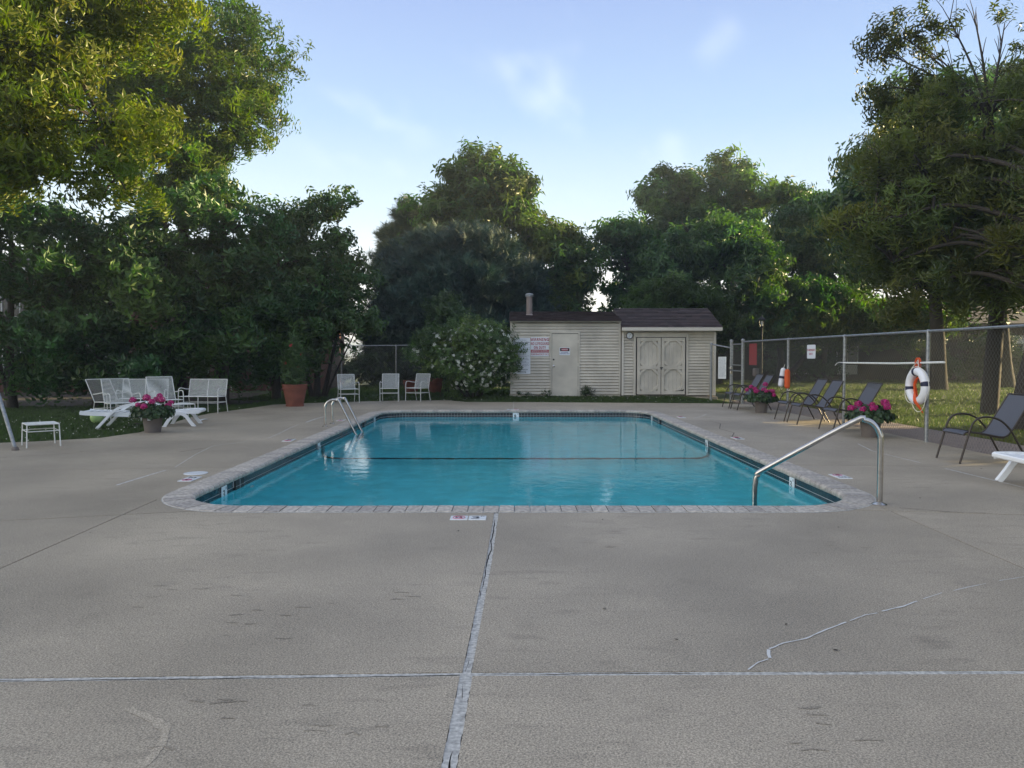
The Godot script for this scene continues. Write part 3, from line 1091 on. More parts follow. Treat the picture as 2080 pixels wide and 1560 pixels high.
func build_pump_house() -> void:
	var z := -24.0
	var h := thing("pump_house", "low beige clapboard pump house with a single grey door and a roof vent pipe", "pump house")
	var x0 := -0.05
	var x1 := 3.43
	var top := 2.42
	var core := MB.new()
	core.box(Vector3((x0 + x1) * 0.5, 1.22, z - 1.326), Vector3(x1 - x0, 2.36, 2.6))
	core.prism(PackedVector2Array([Vector2(0.0, 2.40), Vector2(2.58, 2.40), Vector2(2.15, 2.86)]), x1 - x0, Transform3D(Basis(Vector3(0, 0, -1), Vector3.UP, Vector3(1, 0, 0)), Vector3(x0, 0, z - 0.02)))
	obj("wall", core, M.siding, h)
	var base := MB.new()
	base.box(Vector3((x0 + x1) * 0.5, 0.03, z - 1.25), Vector3(x1 - x0 + 0.06, 0.12, 2.62), 0.01)
	obj("foundation", base, M.concrete, h)
	var pitch := 0.0935
	var rows := 24
	for k in rows:
		var y := 0.165 + k * pitch
		var segs := [[x0 + 0.05, 1.205], [2.145, x1 - 0.045]] if y < 2.06 else [[x0 + 0.05, x1 - 0.045]]
		for s in segs:
			var mb := MB.new()
			clapboard(mb, s[0], s[1], y, pitch, z + 0.002)
			obj("siding_board", mb, M.siding, h)
	var tr := MB.new()
	tr.box(Vector3(x0 + 0.022, 1.29, z + 0.014), Vector3(0.055, 2.25, 0.034), 0.003)
	tr.box(Vector3(x1 - 0.022, 1.29, z + 0.014), Vector3(0.055, 2.25, 0.034), 0.003)
	tr.box(Vector3((x0 + x1) * 0.5, 2.452, z + 0.045), Vector3(x1 - x0 + 0.02, 0.05, 0.10), 0.004)
	obj("trim", tr, M.siding, h)
	# frame in pieces round the door
	var fr := MB.new()
	fr.box(Vector3(1.232, 1.09, z + 0.016), Vector3(0.05, 1.98, 0.05), 0.004)
	fr.box(Vector3(2.118, 1.09, z + 0.016), Vector3(0.05, 1.98, 0.05), 0.004)
	fr.box(Vector3(1.675, 2.105, z + 0.016), Vector3(0.936, 0.05, 0.051), 0.004)
	obj("door_frame", fr, M.shed_door, h)
	var gap := MB.new()
	gap.box(Vector3(1.675, 1.09, z + 0.004), Vector3(0.84, 1.98, 0.012))
	obj("door_gap", gap, M.dark_gap, h)
	var db := MB.new()
	db.box(Vector3(1.675, 1.085, z + 0.012), Vector3(0.818, 1.96, 0.035), 0.004)
	var door := obj("door", db, M.shed_door, h)
	var kn := MB.new()
	kn.lathe([Vector2(0.034, 0), Vector2(0.034, 0.006), Vector2(0.014, 0.010), Vector2(0.014, 0.035), Vector2(0.030, 0.045), Vector2(0.030, 0.062), Vector2(0.0, 0.072)], 16, Vector3(1.315, 1.045, z + 0.029), Basis(Vector3(1, 0, 0), PI * 0.5))
	obj("knob", kn, M.steel, door)
	var lk := MB.new()
	lk.lathe([Vector2(0.028, 0), Vector2(0.028, 0.012), Vector2(0.0, 0.014)], 14, Vector3(1.315, 1.255, z + 0.029), Basis(Vector3(1, 0, 0), PI * 0.5))
	obj("deadbolt", lk, M.black_metal, door)
	for y in [0.36, 1.10, 1.82]:
		var hb := MB.new()
		hb.box(Vector3(2.09, y, z + 0.033), Vector3(0.022, 0.10, 0.02), 0.003)
		obj("hinge", hb, M.shed_door, door)
	# roof: front slope and back slope with shingles
	var deckb := MB.new()
	var prof := PackedVector2Array([Vector2(0.16, 2.455), Vector2(0.16, 2.490), Vector2(-2.15, 2.885), Vector2(-2.80, 2.42), Vector2(-2.80, 2.39), Vector2(-2.15, 2.85)])
	deckb.prism(prof, x1 - x0 + 0.06, Transform3D(Basis(Vector3(0, 0, 1), Vector3.UP, Vector3(-1, 0, 0)), Vector3(x1 + 0.02, 0, z)))
	var roof := obj("roof", deckb, M.roof_dark, h)
	var sh := MB.new()
	shingles(sh, x0 - 0.04, x1 + 0.02, Vector2(z + 0.17, 2.492), Vector2(z - 2.15, 2.888), 16, 3)
	var so := obj("shingles", sh, M.shingle, roof)
	so.set_meta("kind", "stuff")
	var vp := MB.new()
	vp.lathe([Vector2(0.17, 2.66), Vector2(0.16, 2.70), Vector2(0.105, 2.75), Vector2(0.10, 2.75), Vector2(0.10, 2.80), Vector2(0.108, 2.80), Vector2(0.108, 2.83), Vector2(0.098, 2.83), Vector2(0.098, 3.36)], 22, Vector3(0.575, 0, z - 1.2))
	var v := obj("vent_pipe", vp, M.vent_pipe, roof)
	var cp := MB.new()
	cp.lathe([Vector2(0.13, 3.33), Vector2(0.135, 3.33), Vector2(0.135, 3.40), Vector2(0.11, 3.43), Vector2(0.0, 3.45)], 22, Vector3(0.575, 0, z - 1.2))
	obj("vent_cap", cp, M.galvanised, v)

func build_storage_shed() -> void:
	var z := -24.0
	var h := thing("storage_shed", "beige clapboard storage shed with double doors and a dark brown shingled gable roof", "shed")
	var x0 := 3.47
	var x1 := 6.44
	var core := MB.new()
	core.box(Vector3((x0 + x1) * 0.5, 1.14, z - 1.576), Vector3(x1 - x0, 2.04, 3.1))
	core.prism(PackedVector2Array([Vector2(0.0, 2.16), Vector2(3.1, 2.16), Vector2(1.55, 2.84)]), x1 - x0, Transform3D(Basis(Vector3(0, 0, -1), Vector3.UP, Vector3(1, 0, 0)), Vector3(x0, 0, z)))
	obj("wall", core, M.siding, h)
	var base := MB.new()
	base.box(Vector3((x0 + x1) * 0.5, 0.03, z - 1.5), Vector3(x1 - x0 + 0.08, 0.12, 3.3), 0.01)
	obj("foundation", base, M.concrete, h)
	var pitch := 0.0915
	for k in 22:
		var y := 0.13 + k * pitch
		var segs := [[x0 + 0.06, 3.835], [5.58, x1 - 0.06]] if y < 1.99 else [[x0 + 0.06, x1 - 0.06]]
		for s in segs:
			var mb := MB.new()
			clapboard(mb, s[0], s[1], y, pitch, z + 0.002)
			obj("siding_board", mb, M.siding, h)
	for x in [x0 + 0.03, x1 - 0.03]:
		var tb := MB.new()
		tb.box(Vector3(x, 1.12, z + 0.016), Vector3(0.07, 2.0, 0.040), 0.004)
		obj("corner_board", tb, M.trim, h)
	# surround of the double door
	for q in [[Vector3(3.875, 1.11, z + 0.016), Vector3(0.075, 1.98, 0.045)], [Vector3(5.54, 1.11, z + 0.016), Vector3(0.075, 1.98, 0.045)], [Vector3(4.7075, 2.03, z + 0.016), Vector3(1.585, 0.13, 0.0445)]]:
		var tb := MB.new()
		tb.box(q[0], q[1], 0.004)
		obj("door_trim", tb, M.shed_door, h)
	var gap := MB.new()
	gap.box(Vector3(4.7075, 1.05, z + 0.003), Vector3(1.59, 1.83, 0.010))
	obj("door_gap", gap, M.dark_gap, h)
	for s in [0, 1]:
		var cx := 4.325 if s == 0 else 5.09
		var wd := 0.745
		var lo := 0.155
		var hi := 1.945
		var door := Node3D.new()
		door.name = "door"
		h.add_child(door, true)
		# vertical boards behind the frame
		for b in 6:
			var mb := MB.new()
			mb.box(Vector3(cx - wd * 0.5 + wd * (b + 0.5) / 6.0, (lo + hi) * 0.5, z + 0.008), Vector3(wd / 6.0 - 0.003, hi - lo, 0.014), 0.002)
			obj("plank", mb, M.shed_door, door)
		var fr := MB.new()
		var fz := z + 0.036
		fr.box(Vector3(cx - wd * 0.5 + 0.045, (lo + hi) * 0.5, fz), Vector3(0.09, hi - lo, 0.044), 0.003)
		fr.box(Vector3(cx + wd * 0.5 - 0.045, (lo + hi) * 0.5, fz), Vector3(0.09, hi - lo, 0.044), 0.003)
		var mid := 1.0
		for y in [lo + 0.055, mid, hi - 0.055]:
			fr.box(Vector3(cx, y, fz), Vector3(wd - 0.18, 0.11, 0.0435), 0.003)
		obj("door_frame", fr, M.shed_door, door)
		# diagonal corner braces make each opening an octagon
		var ix := wd * 0.5 - 0.09
		for box in [[lo + 0.11, mid - 0.055], [mid + 0.055, hi - 0.11]]:
			for sx in [-1, 1]:
				for e in [0, 1]:
					var y: float = box[e]
					var sy := 1.0 if e == 0 else -1.0
					var br := MB.new()
					var k := 0.085
					var t := 0.105
					var poly := PackedVector2Array([Vector2(cx + sx * ix, y + sy * k), Vector2(cx + sx * (ix - k), y), Vector2(cx + sx * (ix - k - t), y), Vector2(cx + sx * ix, y + sy * (k + t))])
					br.prism(poly, 0.042, Transform3D(Basis(), Vector3(0, 0, z + 0.0145)))
					obj("corner_brace", br, M.shed_door, door)
		if s == 1:
			var ht := MB.new()
			ht.box(Vector3(4.72, 1.0, z + 0.063), Vector3(0.10, 0.03, 0.008), 0.002)
			ht.box(Vector3(4.705, 0.965, z + 0.076), Vector3(0.035, 0.05, 0.02), 0.004)
			obj("hasp", ht, M.black_metal, door)
			var rot := MB.new()
			rot.prism(PackedVector2Array([Vector2(5.10, 0.262), Vector2(5.42, 0.262), Vector2(5.43, 0.33), Vector2(5.36, 0.285), Vector2(5.22, 0.275)]), 0.003, Transform3D(Basis(), Vector3(0, 0, z + 0.0585)))
			obj("rot_patch", rot, M.dark_gap, door)
	# roof
	var thick := MB.new()
	var prof := PackedVector2Array([Vector2(0.30, 2.165), Vector2(0.30, 2.265), Vector2(-1.55, 2.955), Vector2(-3.40, 2.265), Vector2(-3.40, 2.165), Vector2(-3.25, 2.165), Vector2(-1.55, 2.85), Vector2(0.15, 2.165)])
	thick.prism(prof, x1 - x0 + 0.16, Transform3D(Basis(Vector3(0, 0, 1), Vector3.UP, Vector3(-1, 0, 0)), Vector3(x1 + 0.12, 0, z)))
	var roof := obj("roof", thick, M.roof_dark, h)
	var fb := MB.new()
	fb.box(Vector3((x0 + x1) * 0.5 + 0.04, 2.212, z + 0.314), Vector3(x1 - x0 + 0.165, 0.105, 0.024), 0.003)
	obj("fascia", fb, M.trim, roof)
	var soff := MB.new()
	soff.box(Vector3((x0 + x1) * 0.5 + 0.04, 2.158, z + 0.16), Vector3(x1 - x0 + 0.15, 0.012, 0.27))
	obj("soffit", soff, M.trim, roof)
	var sh := MB.new()
	shingles(sh, x0 - 0.05, x1 + 0.13, Vector2(z + 0.325, 2.262), Vector2(z - 1.55, 2.960), 13, 8)
	shingles(sh, x0 - 0.05, x1 + 0.13, Vector2(z - 3.42, 2.262), Vector2(z - 1.55, 2.960), 13, 9)
	var so := obj("shingles", sh, M.shingle, roof)
	so.set_meta("kind", "stuff")

func window(parent: Node, at: Vector3, w: float, h: float, bars: int, turn := 0.0) -> void:
	var o := Node3D.new()
	o.name = "window"
	parent.add_child(o, true)
	o.position = at
	o.rotation_degrees.y = turn
	var g := MB.new()
	g.box(Vector3(0, 0, -0.02), Vector3(w, h, 0.02))
	obj("pane", g, M.window_glass, o)
	var f := MB.new()
	f.box(Vector3(-w * 0.5, 0, 0.01), Vector3(0.06, h + 0.06, 0.05), 0.004)
	f.box(Vector3(w * 0.5, 0, 0.01), Vector3(0.06, h + 0.06, 0.05), 0.004)
	f.box(Vector3(0, h * 0.5, 0.012), Vector3(w, 0.06, 0.05), 0.004)
	f.box(Vector3(0, -h * 0.5, 0.012), Vector3(w, 0.06, 0.05), 0.004)
	for k in bars:
		f.box(Vector3(-w * 0.5 + w * (k + 1) / (bars + 1), 0, 0.0), Vector3(0.035, h - 0.06, 0.03))
	obj("frame", f, M.frame_white, o)

func build_left_building() -> void:
	var b := thing("apartment_building", "brown brick two storey apartment building half hidden by the dark trees on the left", "building", Vector3(-19.4, 0, -29.5), 8.0)
	var w := MB.new()
	w.box(Vector3(0, 2.3, -4.0), Vector3(24.0, 4.7, 8.0))
	obj("wall", w, M.brick_wall, b)
	var r := MB.new()
	r.prism(PackedVector2Array([Vector2(0.5, 4.6), Vector2(0.5, 4.75), Vector2(-4.0, 5.7), Vector2(-8.5, 4.75), Vector2(-8.5, 4.6)]), 24.8, Transform3D(Basis(Vector3(0, 0, 1), Vector3.UP, Vector3(-1, 0, 0)), Vector3(12.4, 0, 0)))
	var ro := obj("roof", r, M.roof_dark, b)
	var g := MB.new()
	g.box(Vector3(0, 4.66, 0.53), Vector3(24.8, 0.16, 0.05), 0.01)
	obj("gutter", g, M.frame_white, ro)
	for x in [-9.5, -6.5, -3.0, 0.3, 3.4, 6.6, 9.6]:
		for y in [1.3, 3.5]:
			window(b, Vector3(x, y, 0.02), 1.3, 1.25, 1)

func build_right_building() -> void:
	var b := thing("apartment_building", "long low dark brown building across the lawn behind the right fence", "building", Vector3(24.0, -0.05, -43.0), -3.0)
	var w := MB.new()
	w.box(Vector3(0, 1.65, -4.5), Vector3(26.0, 3.4, 9.0))
	obj("wall", w, M.dark_brick, b)
	var r := MB.new()
	r.prism(PackedVector2Array([Vector2(0.9, 3.05), Vector2(0.9, 3.2), Vector2(-4.5, 5.0), Vector2(-9.9, 3.2), Vector2(-9.9, 3.05)]), 27.0, Transform3D(Basis(Vector3(0, 0, 1), Vector3.UP, Vector3(-1, 0, 0)), Vector3(13.5, 0, 0)))
	obj("roof", r, M.roof_dark, b)
	for x in [-7.6, -4.9, 4.2, 7.0]:
		window(b, Vector3(x, 1.55, 0.02), 1.15, 1.1, 1)
		# a striped awning over it and a pale grille panel under it
		var aw := MB.new()
		for k in 9:
			var xx: float = x - 0.62 + k * 0.155
			aw.quad(Vector3(xx - 0.06, 2.55, 0.04), Vector3(xx + 0.06, 2.55, 0.04), Vector3(xx + 0.075, 2.16, 0.42), Vector3(xx - 0.075, 2.16, 0.42), Vector3(0, 1, 1))
			aw.quad(Vector3(xx - 0.075, 2.16, 0.42), Vector3(xx + 0.075, 2.16, 0.42), Vector3(xx + 0.075, 2.08, 0.42), Vector3(xx - 0.075, 2.08, 0.42), Vector3(0, 0, 1))
		obj("awning", aw, M.frame_white, b)
		var gp := MB.new()
		gp.box(Vector3(x, 0.62, 0.05), Vector3(1.1, 0.55, 0.08), 0.01)
		for k in 12:
			gp.box(Vector3(x - 0.5 + k * 0.091, 0.62, 0.10), Vector3(0.03, 0.5, 0.03))
		obj("grille_panel", gp, M.frame_white, b)
	for x in [9.3, 10.9]:
		var cb := MB.new()
		cb.box(Vector3(x, 1.3, 0.75), Vector3(0.30, 2.6, 0.30), 0.02)
		cb.box(Vector3(x, 0.2, 0.75), Vector3(0.55, 0.4, 0.55), 0.02)
		obj("porch_column", cb, M.frame_white, b)
	var dr := MB.new()
	dr.box(Vector3(1.0, 1.1, 0.02), Vector3(0.95, 2.1, 0.06), 0.01)
	obj("door", dr, M.roof_dark, b)

# ---------------------------------------------------------------- fences
# zigzag wires woven into diamonds, in a plane through the local x and y axes
func chain_link(length: float, height: float, cell: float, rad: float, y0 := 0.03) -> MB:
	var mb := MB.new()
	var cols := int(length / (cell * 0.5))
	var rows := int(height / (cell * 0.62))
	var dy := height / rows
	for i in cols:
		var pts: Array = []
		for k in rows + 1:
			var side := (k + i) % 2
			pts.append(Vector3((i + side) * cell * 0.5, y0 + k * dy, (0.0025 if side else -0.0025)))
		mb.tube(pts, rad, 3, false)
	return mb

func fence_post(parent: Node, at: Vector3, h: float, r := 0.03, called := "post") -> void:
	var mb := MB.new()
	mb.lathe([Vector2(r, 0), Vector2(r, h - 0.03), Vector2(r * 1.25, h - 0.03), Vector2(r * 1.25, h), Vector2(r * 0.8, h + 0.025), Vector2(0, h + 0.035)], 12, at)
	obj(called, mb, M.galvanised, parent)

func build_fences() -> void:
	# right: along the deck, z from the gate forward past the camera
	var f := thing("chain_link_fence", "tall galvanised chain link fence along the right side of the deck", "fence", Vector3(6.66, -0.02, 0), 0.0)
	var fab := chain_link(19.9, 1.74, 0.072, 0.0019)
	var fo := obj("wire_mesh", fab, M.wire, f)
	fo.rotation_degrees.y = 90
	fo.position = Vector3(0.035, 0, -2.0)
	fo.set_meta("kind", "stuff")
	for z in [-3.0, -6.05, -9.1, -12.15, -15.2, -18.3]:
		fence_post(f, Vector3(0, 0, z), 1.80)
	var rail := MB.new()
	rail.tube([Vector3(0, 1.80, -2.0), Vector3(0, 1.80, -10.2), Vector3(0, 1.80, -21.85)], 0.023, 8)
	obj("top_rail", rail, M.galvanised, f)
	# gate at the far end
	var g := thing("fence_gate", "galvanised chain link gate beside the storage shed", "gate", Vector3(6.66, -0.02, 0), 0.0)
	fence_post(g, Vector3(0, 0, -21.9), 1.86, 0.045, "hinge_post")
	fence_post(g, Vector3(0, 0, -23.05), 1.86, 0.045, "latch_post")
	var gf := MB.new()
	for y in [0.09, 0.95, 1.12, 1.74]:
		gf.tube([Vector3(0, y, -21.98), Vector3(0, y, -22.96)], 0.02, 7)
	for z in [-21.98, -22.92]:
		gf.tube([Vector3(0, 0.09, z), Vector3(0, 1.74, z)], 0.02, 7)
	obj("gate_frame", gf, M.galvanised, g)
	var gm := obj("wire_mesh", chain_link(0.9, 1.6, 0.072, 0.0019, 0.1), M.wire, g)
	gm.rotation_degrees.y = 90
	gm.position = Vector3(0.012, 0, -22.0)
	gm.set_meta("kind", "stuff")
	var la := MB.new()
	la.box(Vector3(-0.05, 1.03, -22.93), Vector3(0.05, 0.06, 0.20), 0.01)
	la.box(Vector3(-0.05, 0.90, -22.90), Vector3(0.06, 0.10, 0.10), 0.01)
	la.tube([Vector3(-0.06, 1.06, -22.9), Vector3(-0.10, 1.07, -22.75)], 0.012, 6)
	obj("latch", la, M.steel, g)
	# short piece from the gate to the shed corner
	var s := thing("chain_link_fence", "short chain link panel between the storage shed corner and the gate", "fence", Vector3(6.13, 0.0, -23.35), 0.0)
	fence_post(s, Vector3(0, 0, 0), 1.74, 0.04)
	var sr := MB.new()
	sr.tube([Vector3(0, 1.73, 0), Vector3(0.50, 1.62, 0.28)], 0.022, 8)
	obj("top_rail", sr, M.galvanised, s)
	var sm := obj("wire_mesh", chain_link(0.55, 1.5, 0.072, 0.0019, 0.1), M.wire, s)
	sm.rotation_degrees.y = -29
	sm.set_meta("kind", "stuff")
	# back left
	var b := thing("chain_link_fence", "weathered chain link fence behind the three white chairs and the flowering bush", "fence", Vector3(-14.0, 0, -30.2), 0.0)
	var bo := obj("wire_mesh", chain_link(13.4, 1.7, 0.075, 0.0026), M.wire, b)
	bo.set_meta("kind", "stuff")
	for x in [0.6, 2.8, 5.0, 7.2, 9.38, 11.6, 13.4]:
		fence_post(b, Vector3(x, 0, -0.04), 1.78)
	var br := MB.new()
	br.tube([Vector3(0, 1.74, -0.04), Vector3(7.2, 1.76, -0.04), Vector3(13.4, 1.82, -0.04)], 0.023, 8)
	obj("top_rail", br, M.galvanised, b)

# ---------------------------------------------------------------- trees and plants
# a twig along +y with pairs of folded leaves; leaf length and width in metres
func twig_mesh(m: Material, leaves: int, reach: float, ll: float, lw: float, droop: float, seed_: int) -> ArrayMesh:
	var r := RandomNumberGenerator.new()
	r.seed = seed_
	var mb := MB.new()
	mb.tinted = true
	for k in leaves:
		var t := (k + 0.6) / leaves
		var at := Vector3(0, reach * t, 0)
		var a := k * 2.4 + r.randf_range(-0.5, 0.5)
		var out := Vector3(cos(a), 0, sin(a))
		var dir := (out * 0.8 + Vector3.UP * (0.75 - droop) + Vector3(r.randf_range(-0.25, 0.25), r.randf_range(-0.3, 0.2), r.randf_range(-0.25, 0.25))).normalized()
		var side := dir.cross(Vector3.UP)
		side = side.normalized() if side.length() > 0.1 else Vector3.RIGHT
		side = side.rotated(dir, r.randf_range(-0.7, 0.7))
		var up := side.cross(dir).normalized()
		var s := r.randf_range(0.75, 1.2)
		var l := ll * s
		var w := lw * s * 0.5
		var tip := at + dir * l - up * l * 0.16
		var ml := at + dir * l * 0.42 + side * w + up * w * 0.35
		var mr := at + dir * l * 0.42 - side * w + up * w * 0.35
		var v := r.randf_range(0.8, 1.2)
		mb.tint = Color(v, v, v)
		mb.flat(at, ml, tip, up)
		mb.flat(at, mr, tip, up)
	return mb.mesh(m)

# a tuft of needles round +y
func needle_mesh(m: Material, count: int, l: float, seed_: int) -> ArrayMesh:
	var r := RandomNumberGenerator.new()
	r.seed = seed_
	var mb := MB.new()
	mb.tinted = true
	for k in count:
		var a := k * 2.4
		var dir := (Vector3(cos(a), 0, sin(a)) * r.randf_range(0.3, 1.0) + Vector3.UP * r.randf_range(0.35, 1.0)).normalized()
		var at := Vector3(0, l * 0.9 * k / count, 0)
		var side := dir.cross(Vector3(0.2, 0.3, 0.9)).normalized()
		var v := r.randf_range(0.75, 1.25)
		mb.tint = Color(v, v, v)
		mb.flat(at - side * 0.011, at + side * 0.011, at + dir * l, dir.cross(side))
	return mb.mesh(m)

# a tree: trunk, limbs to each lobe of the crown, branches to each spray of twigs
# lobes: [centre, half sizes], in the world
func tree(called: String, label: String, category: String, group: String, base: Vector3, radius: float, stems: Array, lobes: Array, twig: Mesh, cols: Array, sprays: float, per: int, size: float, scale: float, hang: float, seed_: int, gaps := -0.25, split := 0, bare := false) -> Node3D:
	var r := RandomNumberGenerator.new()
	r.seed = seed_
	var o := thing(called, label, category, base, 0.0, group)
	var wood := MB.new()
	var fine := MB.new()
	var nz := FastNoiseLite.new()
	nz.seed = seed_
	nz.frequency = 0.35
	# stems: [top point, share of the radius]
	for s in stems:
		var top: Vector3 = s[0] - base
		var rr: float = radius * s[1]
		var pts: Array = []
		var rad: Array = []
		for i in 9:
			var t := i / 8.0
			var p := Vector3(s[2] if s.size() > 2 else 0.0, 0, 0).lerp(top, t)
			p += Vector3(sin(t * 4.0 + seed_), 0, cos(t * 3.0 + seed_)) * rr * 0.8 * t * (1.0 - t) * 3.0
			pts.append(p)
			rad.append(rr * (1.0 - 0.62 * t) * (1.35 if i == 0 else 1.0))
		wood.tube(pts, rad, 9)
	var xs: Array = []
	var tint: Array = []
	# each lobe breaks up into boughs of its own
	var boughs: Array = []
	for l in lobes:
		if split == 0:
			boughs.append(l)
			continue
		boughs.append([l[0], (l[1] as Vector3) * 0.55, null])
		for k in split:
			var d := Vector3(r.randfn(), r.randfn() * 0.9 + 0.12, r.randfn()).normalized()
			var q: Vector3 = l[0] + d * (l[1] as Vector3) * r.randf_range(0.62, 1.0)
			boughs.append([q, (l[1] as Vector3) * Vector3(r.randf_range(0.28, 0.50), r.randf_range(0.22, 0.42), r.randf_range(0.28, 0.50)), l[0]])
		# ragged shoots that stand out of the crown
		for k in 2:
			var d := Vector3(r.randfn(), absf(r.randfn()) * 1.1 - 0.2, r.randfn() * 0.8).normalized()
			for m in 3:
				var q: Vector3 = l[0] + d * (l[1] as Vector3) * (0.88 + 0.15 * m) + Vector3(0, 0.04 * m * m, 0)
				boughs.append([q, (l[1] as Vector3) * (0.24 - 0.06 * m), l[0]])
	for l in boughs:
		var tone := r.randf_range(0.72, 1.3)
		var warm := r.randf_range(0.88, 1.14)
		var c: Vector3 = l[0] - base
		var h: Vector3 = l[1]
		# the limb starts part-way up the nearest stem
		var best: Array = stems[0]
		for s in stems:
			if ((s[0] as Vector3) - (l[0] as Vector3)).length() < ((best[0] as Vector3) - (l[0] as Vector3)).length():
				best = s
		var top: Vector3 = best[0] - base
		var along_ := clampf((c.y - h.y * 0.7) / maxf(top.y, 0.1), 0.25, 0.97)
		var from := top * along_
		var own: bool = l.size() > 2 and l[2] != null
		if own:
			from = (l[2] as Vector3) - base
		var lr: float = clampf(radius * float(best[1]) * (0.14 if own else (0.42 if split == 0 else 0.2)), 0.010, 0.16)
		var midp := from.lerp(c, 0.5) + Vector3(0, 0.18 * from.distance_to(c), 0) * (0.4 if hang < 0.5 or own else 0.8)
		var lp := smooth([from, midp, c], 0.25)
		var lrad: Array = []
		for i in lp.size():
			lrad.append(lerpf(lr, lr * 0.45, float(i) / maxf(lp.size() - 1, 1)))
		wood.tube(lp, lrad, 6)
		var count := int(sprays * pow(h.x * h.y * h.z, 0.62) * (3.2 if split == 0 else 1.75)) + (1 if split > 0 else 0)
		for k in count:
			var d := Vector3(r.randfn(), r.randfn(), r.randfn()).normalized()
			if d.y < -0.4 and r.randf() < 0.4:
				d.y = -d.y
			var f := pow(r.randf(), 0.42) * (1.0 + 0.22 * nz.get_noise_3dv(d * 5.0 + c)) * (1.0 + (0.6 * r.randf() if r.randf() < 0.22 else 0.0))
			var p := c + d * h * f
			if p.y + base.y < 0.12:
				continue
			if nz.get_noise_3dv((p + base) * 2.3) < gaps:
				continue
			var shade := 0.75 + 0.5 * (nz.get_noise_3dv((p + base) * 1.2) * 0.5 + 0.5)
			var sc := size * r.randf_range(0.65, 1.2)
			var outward := (d * Vector3(1, 0.7, 1) + Vector3(0, 0.25 - hang, 0)).normalized()
			if k % 2 == 0 or bare:
				var q := c.lerp(p, 0.35) + Vector3(0, 0.1, 0)
				fine.tube([c.lerp(p, 0.05), q, p], [lr * 0.34, lr * 0.22, 0.006], 4, false)
			if bare:
				continue
			var col: Color = (cols[r.randi() % cols.size()] as Color)
			col = Color(col.r * tone * warm, col.g * tone, col.b * tone / warm)
			for j in per:
				var jd := Vector3(r.randfn(), r.randfn() * 0.55, r.randfn()) * sc * 0.42
				var e := p + jd - Vector3(0, hang * sc * 0.5 * r.randf(), 0)
				if e.y + base.y < 0.05:
					continue
				var yd := (outward + jd.normalized() * 0.75 + Vector3(0, -hang * 0.8, 0) + Vector3(r.randfn(), r.randfn(), r.randfn()) * 0.25).normalized()
				var xd := yd.cross(Vector3(r.randfn(), r.randfn(), r.randfn())).normalized()
				var b := Basis(xd, yd, xd.cross(yd)).scaled_local(Vector3.ONE * scale * r.randf_range(0.55, 1.35))
				xs.append(Transform3D(b, e))
				var v := shade * r.randf_range(0.72, 1.28)
				tint.append(Color(col.r * v, col.g * v, col.b * v))
	obj("trunk", wood, M.bark, o)
	if fine.v.size():
		var fo := obj("branches", fine, M.bark, o)
		fo.set_meta("kind", "stuff")
	if xs.size():
		scatter("crown", twig, xs, tint, o)
	return o

func lobes_of(list: Array) -> Array:
	var out: Array = []
	for l in list:
		out.append([Vector3(l[0], l[1], l[2]), Vector3(l[3], l[4], l[5])])
	return out

